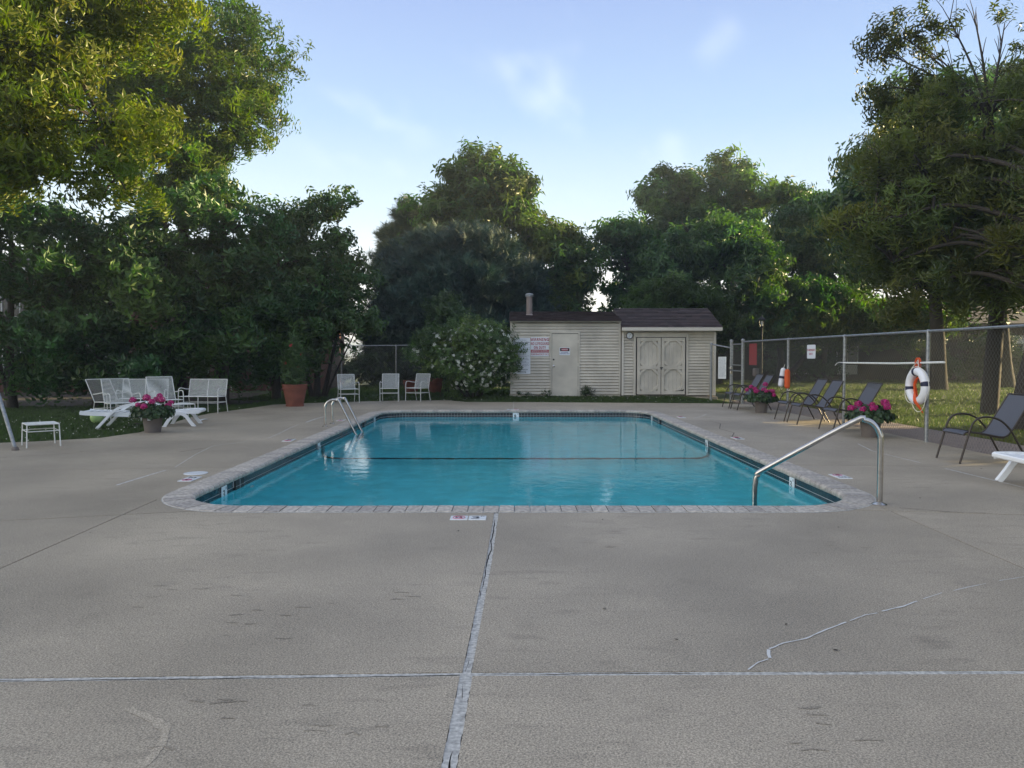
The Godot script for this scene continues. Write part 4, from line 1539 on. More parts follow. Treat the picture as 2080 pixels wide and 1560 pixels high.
func build_trees() -> void:
	var ash := twig_mesh(M.ash_leaf, 12, 0.34, 0.15, 0.050, 0.75, 1)
	var ash_far := twig_mesh(M.ash_leaf, 11, 0.46, 0.24, 0.095, 0.6, 2)
	var broad := twig_mesh(M.dark_leaf, 10, 0.34, 0.17, 0.080, 0.95, 3)
	var broad_far := twig_mesh(M.dark_leaf, 11, 0.45, 0.19, 0.085, 0.6, 4)
	var willow := twig_mesh(M.willow_leaf, 14, 0.46, 0.17, 0.040, 0.9, 5)
	var needle := needle_mesh(M.needle, 26, 0.30, 6)
	var sunny := [Color(0.185, 0.225, 0.018), Color(0.140, 0.185, 0.018), Color(0.215, 0.225, 0.020)]
	var green := [Color(0.077, 0.144, 0.038), Color(0.065, 0.132, 0.041), Color(0.094, 0.150, 0.036)]
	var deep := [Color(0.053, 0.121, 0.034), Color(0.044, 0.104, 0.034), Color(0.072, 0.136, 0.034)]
	var blue := [Color(0.030, 0.068, 0.050), Color(0.026, 0.060, 0.046), Color(0.042, 0.080, 0.052)]
	var olive := [Color(0.138, 0.167, 0.032), Color(0.098, 0.144, 0.034), Color(0.161, 0.167, 0.039)]
	var soft := [Color(0.083, 0.147, 0.062), Color(0.098, 0.156, 0.068), Color(0.073, 0.135, 0.060)]
	# left: the big bright tree over the lawn, and the one behind it
	tree("ash_tree", "big bright yellow green tree filling the upper left corner, its limb reaching over the lawn", "tree", "", Vector3(-12.2, -0.06, -14.0), 0.34, [[Vector3(-11.0, 6.6, -13.4), 1.0], [Vector3(-8.2, 6.05, -12.9), 0.42]],
		lobes_of([[-9.3, 6.9, -13.2, 1.7, 1.5, 1.7], [-7.7, 6.1, -12.6, 1.5, 1.2, 1.4], [-6.9, 5.3, -12.9, 1.15, 0.95, 1.1], [-6.8, 7.3, -13.6, 1.5, 1.2, 1.4], [-8.4, 8.2, -13.4, 1.8, 1.2, 1.6], [-9.3, 4.9, -13.3, 1.3, 1.1, 1.3], [-8.3, 4.75, -12.7, 0.8, 0.7, 0.9], [-6.65, 4.4, -12.9, 0.55, 0.55, 0.55], [-11.5, 7.6, -14.0, 2.2, 1.9, 2.0]]),
		ash, sunny, 15, 18, 0.50, 1.0, 0.45, 11, -0.10, 7)
	tree("ash_tree", "tall green tree behind the bright one, its rounded top against the sky", "tree", "", Vector3(-10.8, -0.06, -24.4), 0.28, [[Vector3(-10.2, 8.6, -23.6), 1.0], [Vector3(-8.2, 9.6, -23.2), 0.4]],
		lobes_of([[-8.57, 10.38, -23.12, 1.50, 1.43, 1.50], [-10.13, 9.02, -23.26, 1.77, 1.50, 1.63], [-8.23, 8.68, -22.98, 1.02, 0.82, 1.09], [-11.49, 10.65, -23.66, 1.77, 1.50, 1.63], [-9.59, 7.32, -23.12, 1.16, 0.75, 1.09], [-12.04, 8.06, -23.94, 1.77, 1.63, 1.77], [-7.75, 8.95, -23.12, 0.61, 0.48, 0.68], [-8.84, 7.66, -23.12, 0.68, 0.54, 0.68], [-10.35, 6.6, -23.2, 1.2, 0.7, 1.1], [-9.35, 5.9, -23.3, 0.9, 0.6, 0.9]]),
		ash, [sunny[1], green[0], green[2]], 14, 17, 0.56, 1.15, 0.35, 12, -0.10, 7)
	# dark understorey along the building
	var dark_labels := ["dark leafy tree at the left edge behind the white stool table", "dark leafy tree behind the white plastic chaise, second from the left edge", "dark broad tree behind the white armchairs", "dark drooping tree behind the right white bench", "dark dense tree between the right bench and the terracotta pot"]
	var spots := [Vector3(-13.6, -0.05, -20.6), Vector3(-11.6, -0.05, -21.2), Vector3(-9.9, -0.05, -21.6), Vector3(-8.6, -0.05, -22.6), Vector3(-7.6, -0.05, -24.4)]
	var highs := [6.2, 5.7, 6.9, 6.9, 5.8]
	for k in 5:
		var p: Vector3 = spots[k]
		var hh: float = highs[k]
		var r := RandomNumberGenerator.new()
		r.seed = 300 + k
		var lob: Array = []
		for i in 12:
			var yy := 0.8 + (hh - 1.4) * (i + 0.5) / 12.0
			var a := i * 2.4 + k
			var wide := 1.25 if yy < 3.2 else 0.95
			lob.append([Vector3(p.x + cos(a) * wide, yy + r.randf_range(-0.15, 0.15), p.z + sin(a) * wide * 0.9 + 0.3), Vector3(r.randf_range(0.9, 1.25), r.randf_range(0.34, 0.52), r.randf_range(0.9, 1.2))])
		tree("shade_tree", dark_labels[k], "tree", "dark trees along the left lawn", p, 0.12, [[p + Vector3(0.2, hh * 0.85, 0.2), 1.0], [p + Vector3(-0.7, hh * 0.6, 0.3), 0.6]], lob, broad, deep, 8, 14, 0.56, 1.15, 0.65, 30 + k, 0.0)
	tree("multi_stemmed_tree", "slender many stemmed tree with upright shoots behind the terracotta pot", "tree", "", Vector3(-6.35, -0.05, -24.6), 0.11, [[Vector3(-6.0, 4.6, -24.5), 1.0], [Vector3(-5.2, 3.6, -24.6), 0.6, 0.18], [Vector3(-7.2, 4.2, -24.8), 0.6, -0.15], [Vector3(-4.9, 2.4, -24.3), 0.35, 0.25], [Vector3(-5.5, 2.2, -24.0), 0.3, 0.3]],
		lobes_of([[-7.6, 5.55, -24.8, 0.3, 0.75, 0.3], [-6.45, 5.65, -24.6, 0.36, 0.85, 0.35], [-5.6, 5.65, -24.6, 0.3, 0.85, 0.3], [-7.0, 4.9, -24.7, 0.6, 0.5, 0.6], [-6.2, 4.6, -24.6, 0.9, 0.6, 0.8], [-5.45, 4.4, -24.5, 0.48, 0.55, 0.5], [-5.1, 3.55, -24.5, 0.6, 0.42, 0.6], [-6.9, 3.9, -24.4, 0.9, 0.5, 0.8], [-4.65, 2.95, -24.3, 0.75, 0.5, 0.7], [-4.75, 2.2, -24.2, 0.85, 0.42, 0.8], [-6.0, 2.5, -24.0, 0.9, 0.4, 0.7], [-5.3, 1.7, -24.2, 1.0, 0.4, 0.8], [-7.3, 2.6, -24.2, 0.8, 0.5, 0.7], [-6.9, 1.75, -24.0, 0.7, 0.35, 0.6]]),
		broad, [green[0], green[1], Color(0.075, 0.105, 0.03)], 9, 14, 0.50, 1.0, 0.1, 41, -0.10, 2)
	# the dark pine
	var pl: Array = []
	var pr := RandomNumberGenerator.new()
	pr.seed = 77
	for i in 46:
		var t := (i + 0.5) / 46.0
		var yy := 0.5 + 5.7 * t
		var wide := 3.5 * sqrt(maxf(1.0 - pow(t, 2.6), 0.03))
		var a := i * 2.4
		pl.append([Vector3(-2.35 + cos(a) * wide * 0.82, yy, -34.2 + sin(a) * wide * 0.7), Vector3(1.15, 0.62, 1.1)])
	tree("pine_tree", "broad dark blue green pine behind the flowering bush and the pump house", "tree", "", Vector3(-2.35, -0.05, -34.2), 0.3, [[Vector3(-2.35, 6.4, -34.2), 1.0]], pl, needle, blue, 13, 24, 0.62, 1.15, -0.5, 51, -0.4)
	# beyond the fence
	tree("maple_tree", "tall spreading tree catching yellow light behind the dark pine", "tree", "", Vector3(-1.7, -0.05, -38.0), 0.4, [[Vector3(-1.7, 7.6, -38.0), 1.0], [Vector3(1.5, 6.3, -38.0), 0.5], [Vector3(-3.0, 7.2, -38.0), 0.5]],
		lobes_of([[-1.68, 9.87, -38.01, 1.15, 1.33, 1.15], [-2.83, 9.07, -38.01, 1.15, 1.06, 1.24], [-0.53, 9.16, -38.01, 1.15, 1.33, 1.15], [0.62, 8.28, -38.01, 0.88, 1.06, 0.97], [-4.07, 7.93, -38.01, 1.15, 0.97, 1.15], [-3.01, 7.22, -38.01, 1.50, 1.06, 1.41], [-1.41, 7.57, -37.66, 1.33, 1.33, 1.33], [-3.89, 6.33, -38.01, 1.15, 0.97, 1.24], [1.41, 7.48, -38.01, 0.71, 0.80, 0.80], [1.94, 6.47, -38.01, 1.06, 0.80, 1.06], [3.01, 5.75, -38.01, 1.15, 0.97, 1.15], [3.54, 4.80, -38.01, 0.97, 0.88, 1.06], [2.30, 4.95, -38.28, 0.97, 0.62, 0.97], [-0.18, 6.18, -38.01, 1.15, 0.71, 1.06], [1.59, 3.86, -38.01, 1.15, 0.71, 1.06], [3.01, 3.57, -38.01, 1.15, 0.80, 1.06], [1.06, 2.99, -37.13, 1.06, 0.62, 1.06]]),
		ash_far, [olive[0], olive[1], green[2], green[0]], 12, 13, 0.55, 1.1, -0.1, 61, -0.06, 6)
	tree("cedar_tree", "pale feathery tree top showing left of the tall tree behind the pine", "tree", "", Vector3(-5.9, -0.05, -41.0), 0.2, [[Vector3(-5.8, 8.2, -41.0), 1.0]],
		lobes_of([[-5.6, 8.4, -41, 0.5, 0.9, 0.5], [-6.1, 7.2, -41, 0.8, 0.8, 0.7], [-5.5, 6.9, -41, 0.8, 0.9, 0.7], [-6.3, 6.0, -41, 0.9, 0.8, 0.8], [-5.7, 5.0, -41, 1.3, 0.9, 1.0]]),
		needle, [Color(0.06, 0.085, 0.034), Color(0.075, 0.095, 0.03)], 22, 22, 0.5, 1.2, -0.8, 63, -0.3)
	tree("maple_tree", "round topped tall tree behind the storage shed roof, left of the pair", "tree", "trees beyond the sheds", Vector3(9.9, -0.05, -45.0), 0.4, [[Vector3(9.9, 9.6, -45.0), 1.0]],
		lobes_of([[10.0, 11.20, -45, 1.3, 1.4, 1.3], [8.7, 9.90, -45, 1.4, 1.2, 1.3], [11.0, 9.80, -45, 1.3, 1.3, 1.3], [9.6, 8.60, -45, 1.8, 1.2, 1.6], [8.3, 7.60, -45, 1.2, 1.2, 1.2], [10.6, 7.40, -45, 1.6, 1.2, 1.5]]),
		ash_far, [green[0], green[1], soft[0]], 12, 13, 0.55, 1.15, 0.1, 65, -0.06, 6)
	tree("maple_tree", "tall tree with a lit right flank behind the storage shed roof, right of the pair", "tree", "trees beyond the sheds", Vector3(13.4, -0.05, -46.0), 0.4, [[Vector3(13.4, 10.0, -46.0), 1.0]],
		lobes_of([[12.6, 11.80, -46, 0.9, 1.2, 0.9], [13.8, 11.40, -46, 1.2, 1.3, 1.2], [14.6, 10.40, -46, 1.2, 1.2, 1.2], [13.0, 9.80, -46, 1.3, 1.3, 1.2], [13.8, 8.40, -46, 1.7, 1.2, 1.5], [14.8, 7.60, -46, 1.3, 1.0, 1.3]]),
		ash_far, [olive[1], green[2], olive[0]], 12, 13, 0.55, 1.15, 0.0, 66, -0.06, 6)
	tree("locust_tree", "soft grey green feathery tree in front of the tall pair behind the sheds", "tree", "trees beyond the sheds", Vector3(9.9, -0.05, -37.0), 0.32, [[Vector3(9.9, 5.6, -37.0), 1.0], [Vector3(12.0, 4.6, -37.0), 0.6], [Vector3(8.0, 4.6, -37.0), 0.6]],
		lobes_of([[10.6, 7.1, -37, 1.5, 1.0, 1.5], [9.0, 6.7, -37, 1.4, 0.9, 1.4], [7.7, 5.8, -37, 1.3, 0.9, 1.3], [11.9, 6.1, -37, 1.3, 1.1, 1.3], [10.2, 5.6, -36.4, 1.8, 1.0, 1.6], [8.2, 4.4, -36.6, 1.6, 1.0, 1.5], [12.2, 4.5, -36.8, 1.5, 1.0, 1.4], [10.2, 3.9, -36.3, 1.8, 0.9, 1.5], [7.2, 3.4, -36.8, 1.3, 0.8, 1.3], [12.4, 3.0, -37, 1.6, 0.9, 1.4], [9.0, 2.6, -36.6, 1.6, 0.8, 1.4], [10.8, 2.2, -36.8, 1.5, 0.8, 1.4]]),
		ash_far, soft, 12, 13, 0.55, 1.0, 0.1, 67, -0.06, 6)
	tree("locust_tree", "dark rounded tree at the left end of the group behind the sheds", "tree", "trees beyond the sheds", Vector3(5.9, -0.05, -39.0), 0.28, [[Vector3(5.9, 6.6, -39.0), 1.0]],
		lobes_of([[5.5, 7.6, -39, 1.0, 0.9, 1.0], [6.6, 7.1, -39, 1.0, 0.8, 1.0], [5.6, 6.3, -39, 1.3, 0.9, 1.2], [7.0, 5.8, -39, 1.2, 0.8, 1.2], [5.5, 4.9, -39, 1.3, 0.8, 1.2], [6.8, 4.3, -38.8, 1.4, 0.9, 1.3], [5.9, 3.2, -39, 1.4, 0.9, 1.3]]),
		ash_far, [green[1], deep[0], soft[2]], 12, 13, 0.53, 1.0, 0.2, 68, -0.06, 6)
	tree("locust_tree", "olive green tree beside the right willow, beyond the lamp post", "tree", "trees beyond the sheds", Vector3(16.6, -0.05, -41.0), 0.34, [[Vector3(16.6, 8.0, -41.0), 1.0]],
		lobes_of([[15.0, 9.6, -41, 0.8, 1.1, 0.9], [16.6, 9.4, -41, 1.4, 0.9, 1.3], [18.0, 8.7, -41, 1.4, 1.0, 1.3], [14.7, 8.1, -41, 1.3, 1.0, 1.3], [16.3, 7.6, -41, 1.7, 1.2, 1.5], [15.0, 6.2, -40.6, 1.5, 1.1, 1.4], [17.4, 6.0, -40.6, 1.7, 1.2, 1.5], [15.6, 4.4, -40.6, 1.7, 1.1, 1.5], [18.0, 4.0, -40.6, 1.6, 1.1, 1.5], [19.6, 6.8, -41, 1.5, 1.6, 1.4]]),
		ash_far, [soft[0], olive[1], green[0]], 12, 13, 0.55, 1.0, 0.1, 69, -0.06, 6)
	tree("hedge_tree", "low dark tree mass hanging over the lawn behind the lamp post", "tree", "trees beyond the sheds", Vector3(13.2, -0.05, -37.6), 0.22, [[Vector3(13.4, 3.4, -37.6), 1.0], [Vector3(16.4, 3.2, -38.0), 0.7]],
		lobes_of([[12.6, 2.9, -37.4, 1.4, 0.7, 1.2], [14.4, 2.8, -37.4, 1.4, 0.7, 1.2], [16.2, 2.9, -38, 1.5, 0.8, 1.2], [18.0, 3.0, -38.4, 1.6, 0.8, 1.2], [14.8, 4.0, -38, 1.6, 0.8, 1.2], [20.2, 3.1, -38.4, 1.7, 0.8, 1.2]]),
		ash_far, [deep[0], green[1], olive[1]], 15, 17, 0.7, 1.0, 0.3, 70, -0.25)
	tree("young_tree", "small fresh green tree just behind the storage shed roof", "tree", "", Vector3(6.0, -0.05, -29.2), 0.09, [[Vector3(6.0, 3.4, -29.2), 1.0]],
		lobes_of([[6.0, 3.75, -29.2, 0.9, 0.5, 0.8], [5.2, 3.3, -29.2, 0.8, 0.45, 0.7], [6.9, 3.35, -29.2, 0.9, 0.42, 0.8], [7.6, 3.0, -29.2, 0.5, 0.35, 0.5], [5.9, 2.7, -29.2, 1.3, 0.6, 1.0]]),
		ash, [Color(0.075, 0.115, 0.026), Color(0.06, 0.10, 0.024)], 24, 20, 0.42, 1.0, 0.1, 71, -0.3)
	# the willow on the right
	tree("willow_tree", "large dim willow like tree on the right whose crown overhangs the fence", "tree", "", Vector3(10.0, -0.05, -14.7), 0.30, [[Vector3(10.5, 5.4, -15.2), 1.0], [Vector3(11.6, 6.2, -15.6), 0.6]],
		lobes_of([[8.35, 5.4, -17.4, 0.95, 1.1, 1.2], [8.2, 4.3, -17.2, 0.85, 0.9, 1.1], [9.3, 6.1, -17.6, 1.1, 1.0, 1.3], [10.2, 7.0, -17.4, 1.0, 0.9, 1.2], [9.4, 5.0, -17.0, 1.2, 1.1, 1.3], [10.4, 5.7, -17.0, 1.3, 1.3, 1.4], [11.3, 7.1, -17.2, 1.1, 1.0, 1.3], [8.6, 3.5, -17.2, 0.9, 0.7, 1.0], [9.6, 3.9, -16.8, 1.1, 0.8, 1.2], [10.8, 4.4, -16.8, 1.2, 1.0, 1.2], [11.9, 5.6, -16.6, 1.4, 1.5, 1.4], [9.2, 2.9, -17.0, 0.8, 0.6, 0.9], [10.3, 3.0, -17.0, 0.9, 0.6, 0.9], [12.9, 4.4, -16.4, 1.4, 1.3, 1.4], [13.2, 6.8, -16.6, 1.4, 1.4, 1.4], [11.6, 3.2, -17.4, 0.9, 0.5, 0.9], [10.9, 3.2, -15.6, 0.9, 0.6, 0.9], [9.9, 3.6, -15.4, 0.8, 0.6, 0.8], [11.0, 4.4, -15.0, 1.1, 0.9, 1.0]]),
		willow, [Color(0.130, 0.165, 0.058), Color(0.115, 0.150, 0.052), Color(0.150, 0.168, 0.052)], 9, 15, 0.50, 1.0, 0.75, 81, -0.02, 6)
	thinned_top(ash)
	# the trees outside the frame on the right that shade the deck
	var shade_twig := twig_mesh(M.dark_leaf, 10, 0.6, 0.3, 0.14, 0.5, 9)
	var row := [[17.0, -13.0, 10.5, 4.3], [21.5, -19.0, 11.5, 5.4], [24.0, -27.5, 10.5, 6.0], [15.5, -6.5, 9.5, 3.2], [19.5, -1.0, 10.5, 4.2], [17.8, -24.0, 8.8, 4.4], [17.4, -31.0, 12.0, 4.6], [21.8, -33.5, 13.5, 5.6]]
	var names := ["large tree standing right of the willow on the lawn", "tall tree on the lawn beyond the willow", "broad tree far out on the right lawn", "tree beside the right fence near the deck's close end", "big tree to the right of the fence behind the view", "tree between the willow and the low brown building", "rounded tree behind the willow, hiding part of the low brown building", "taller tree behind the willow near the low brown building"]
	for k in row.size():
		var q: Array = row[k]
		var r := RandomNumberGenerator.new()
		r.seed = 500 + k
		var lob: Array = []
		for i in 11:
			var t := (i + 0.5) / 11.0
			var a := i * 2.4 + k
			var wd: float = 2.6 * sin(PI * clampf(t * 0.85 + 0.18, 0, 1))
			lob.append([Vector3(q[0] + cos(a) * wd, q[3] + (q[2] - q[3] - 0.8) * t, q[1] + sin(a) * wd), Vector3(1.7, 1.1, 1.7)])
		tree("lawn_tree", names[k], "tree", "trees on the right lawn", Vector3(q[0], -0.05, q[1]), 0.32, [[Vector3(q[0], q[2] * 0.7, q[1]), 1.0]], lob, shade_twig, green, 7, 15, 0.9, 1.1, 0.2, 90 + k, -0.4)
	build_bushes()

# sparse dead-topped limbs that rise above the willow
func thinned_top(twig: Mesh) -> void:
	var base := Vector3(11.6, -0.05, -18.4)
	var o := thing("thin_tree", "thin bare branched tree top rising above the willow at the upper right", "tree", base)
	var r := RandomNumberGenerator.new()
	r.seed = 808
	var wood := MB.new()
	var fine := MB.new()
	wood.tube([Vector3.ZERO, Vector3(0.1, 3.0, 0.1), Vector3(-0.25, 5.6, 0.4), Vector3(-0.55, 7.15, 0.6)], [0.2, 0.16, 0.10, 0.07], 8)
	var xs: Array = []
	var tint: Array = []
	var hub := Vector3(-0.55, 7.0, 0.6)
	var ends := [Vector3(-3.05, 8.35, 0.8), Vector3(-2.9, 7.55, 0.9), Vector3(-2.6, 8.75, 0.7), Vector3(-1.6, 9.2, 0.7), Vector3(-0.9, 9.4, 0.5), Vector3(-2.75, 7.0, 0.8), Vector3(-0.1, 9.2, 0.4), Vector3(0.6, 8.6, 0.3), Vector3(-1.9, 8.6, 0.4), Vector3(0.9, 7.9, 0.4)]
	for e in ends:
		var m := hub.lerp(e, 0.45) + Vector3(0, 0.10, 0.05)
		var lp := smooth([hub, m, e], 0.2)
		var rad: Array = []
		for i in lp.size():
			rad.append(lerpf(0.042, 0.010, float(i) / (lp.size() - 1)))
		wood.tube(lp, rad, 6)
		for k in 11:
			var t := r.randf_range(0.3, 1.0)
			var p: Vector3 = lp[int(t * (lp.size() - 1))]
			var d := ((e as Vector3) - hub).normalized() + Vector3(r.randf_range(-0.7, 0.7), r.randf_range(-0.5, 0.8), r.randf_range(-0.6, 0.6))
			var q := p + d.normalized() * r.randf_range(0.3, 0.75)
			fine.tube([p, p.lerp(q, 0.5) + Vector3(0, 0.04, 0), q], [0.012, 0.009, 0.005], 4, false)
			var leafy: bool = (e as Vector3).x < -2.4 or (r.randf() < 0.25)
			if leafy and t > 0.6:
				for j in 8:
					var yd := (d.normalized() + Vector3(r.randfn(), r.randfn() - 0.6, r.randfn()) * 0.6).normalized()
					var xd := yd.cross(Vector3(r.randfn(), r.randfn(), r.randfn())).normalized()
					xs.append(Transform3D(Basis(xd, yd, xd.cross(yd)), q + Vector3(r.randfn(), r.randfn(), r.randfn()) * 0.12))
					var v := r.randf_range(0.7, 1.2)
					tint.append(Color(0.085 * v, 0.09 * v, 0.025 * v))
	obj("trunk", wood, M.bark, o)
	var fo := obj("branches", fine, M.bark, o)
	fo.set_meta("kind", "stuff")
	scatter("crown", twig, xs, tint, o)

func build_bushes() -> void:
	var leaf := twig_mesh(M.dark_leaf, 11, 0.2, 0.075, 0.042, 0.5, 21)
	var bl := lobes_of([[-1.35, 1.75, -24.3, 0.9, 0.6, 0.9], [-0.55, 1.7, -24.0, 0.62, 0.55, 0.7], [-0.35, 1.25, -23.6, 0.5, 0.45, 0.45], [-2.2, 1.65, -24.3, 0.75, 0.5, 0.8], [-2.75, 1.35, -24.3, 0.5, 0.42, 0.6], [-1.9, 1.15, -24.0, 0.8, 0.5, 0.8], [-1.0, 1.1, -23.8, 0.7, 0.5, 0.7], [-0.8, 0.7, -23.8, 0.6, 0.35, 0.55], [-1.3, 0.65, -24.0, 0.7, 0.4, 0.6], [-1.0, 2.05, -24.3, 0.7, 0.35, 0.7]])
	var bush := tree("flowering_bush", "large green bush covered in white blossom at the left corner of the pump house", "bush", "", Vector3(-1.25, 0.0, -24.3), 0.05, [[Vector3(-0.7, 1.2, -24.1), 1.0, 0.1], [Vector3(-1.9, 1.3, -24.3), 1.0, -0.1], [Vector3(-1.2, 1.5, -24.2), 0.9], [Vector3(-2.4, 1.2, -24.2), 0.8, -0.18], [Vector3(-0.35, 1.1, -23.9), 0.8, 0.2]], bl, leaf, [Color(0.095, 0.160, 0.045), Color(0.115, 0.170, 0.048), Color(0.075, 0.135, 0.040)], 30, 22, 0.34, 1.0, 0.1, 131, -0.35)
	# blossom heads: little flat clusters on the outside of the lobes
	var fb := MB.new()
	var r := RandomNumberGenerator.new()
	r.seed = 5
	for k in 9:
		var a := k * 2.4
		var c := Vector3(cos(a) * 0.011 * sqrt(k), 0.004 * (k % 3), sin(a) * 0.011 * sqrt(k))
		for j in 4:
			var b := j * PI * 0.5 + k
			fb.flat(c, c + Vector3(cos(b) * 0.013, 0.003, sin(b) * 0.013), c + Vector3(cos(b + 1.1) * 0.013, 0.003, sin(b + 1.1) * 0.013), Vector3.UP)
	var bm := mat("blossom", Color(0.66, 0.68, 0.58), 0.7)
	var xs: Array = []
	for l in bl:
		for k in 75:
			var d := Vector3(r.randfn(), r.randfn() + 0.35, r.randfn() + 0.3).normalized()
			var p: Vector3 = l[0] + d * (l[1] as Vector3) * r.randf_range(0.92, 1.14) - Vector3(-1.25, 0, -24.3)
			var xd := d.cross(Vector3(0.3, 0.2, 0.9)).normalized()
			xs.append(Transform3D(Basis(xd, d, xd.cross(d)).scaled_local(Vector3.ONE * r.randf_range(1.1, 2.0)), p))
	scatter("blossom", fb.mesh(bm), xs, [], bush)
	tree("tall_shrub", "light green upright shrub rising behind the flowering bush", "shrub", "", Vector3(-2.3, 0.0, -26.4), 0.05, [[Vector3(-2.35, 2.6, -26.4), 1.0], [Vector3(-1.6, 2.3, -26.4), 0.8]],
		lobes_of([[-2.45, 3.0, -26.4, 0.38, 0.5, 0.4], [-2.1, 2.5, -26.4, 0.6, 0.5, 0.6], [-1.6, 2.2, -26.4, 0.6, 0.5, 0.6], [-2.4, 2.0, -26.4, 0.5, 0.5, 0.5]]), leaf, [Color(0.055, 0.10, 0.035), Color(0.07, 0.115, 0.04)], 26, 20, 0.34, 1.2, 0.0, 133, -0.3)
	tree("shrub", "rounded green shrub beyond the back fence behind the three white chairs", "shrub", "", Vector3(-4.2, 0, -33.0), 0.05, [[Vector3(-4.2, 1.2, -33.0), 1.0]],
		lobes_of([[-5.4, 0.9, -32.6, 0.9, 0.7, 0.8], [-4.4, 1.1, -32.6, 0.9, 0.65, 0.8], [-3.4, 1.05, -32.6, 0.8, 0.65, 0.8], [-6.3, 0.7, -32.6, 0.7, 0.55, 0.7], [-4.2, 0.5, -32.3, 1.6, 0.4, 0.7]]), leaf, [Color(0.045, 0.085, 0.024), Color(0.055, 0.09, 0.02)], 18, 20, 0.42, 1.5, 0.0, 134, -0.35)
	for q in [[15.5, -41.2, "dark shrub against the low brown building, left of the windows"], [22.5, -41.0, "dark shrub against the low brown building, right of the white windows"], [26.0, -40.6, "broad dark shrub near the right end of the low brown building"]]:
		tree("shrub", q[2], "shrub", "", Vector3(q[0], 0, q[1]), 0.05, [[Vector3(q[0], 1.6, q[1]), 1.0]], [[Vector3(q[0], 0.9, q[1]), Vector3(1.5, 0.8, 0.7)], [Vector3(q[0] + 1.2, 0.7, q[1]), Vector3(1.1, 0.6, 0.7)], [Vector3(q[0] - 0.5, 1.8, q[1]), Vector3(1.0, 0.6, 0.7)]], leaf, [Color(0.050, 0.090, 0.026), Color(0.06, 0.10, 0.03)], 12, 18, 0.45, 1.8, 0.0, 140 + int(q[0]), -0.35)
	tree("weed_clump", "small leafy weed growing at the foot of the pump house beside its door", "weed", "", Vector3(2.33, 0.075, -23.86), 0.01, [[Vector3(2.33, 0.25, -23.86), 1.0]], lobes_of([[2.27, 0.22, -23.84, 0.13, 0.10, 0.08], [2.43, 0.24, -23.84, 0.12, 0.11, 0.08]]), leaf, [Color(0.05, 0.08, 0.035)], 90, 9, 0.12, 0.55, 0.0, 135, -0.9)
	tree("weed_clump", "low leafy weeds at the foot of the pump house under the rules sign", "weed", "", Vector3(0.95, 0.075, -23.86), 0.01, [[Vector3(0.95, 0.18, -23.86), 1.0]], lobes_of([[1.05, 0.15, -23.84, 0.22, 0.08, 0.07], [0.25, 0.13, -23.84, 0.25, 0.06, 0.07]]), leaf, [Color(0.04, 0.08, 0.025)], 70, 9, 0.12, 0.5, 0.0, 136, -0.9)

func inside(poly: PackedVector2Array, p: Vector2) -> bool:
	return Geometry2D.is_point_in_polygon(p, poly)

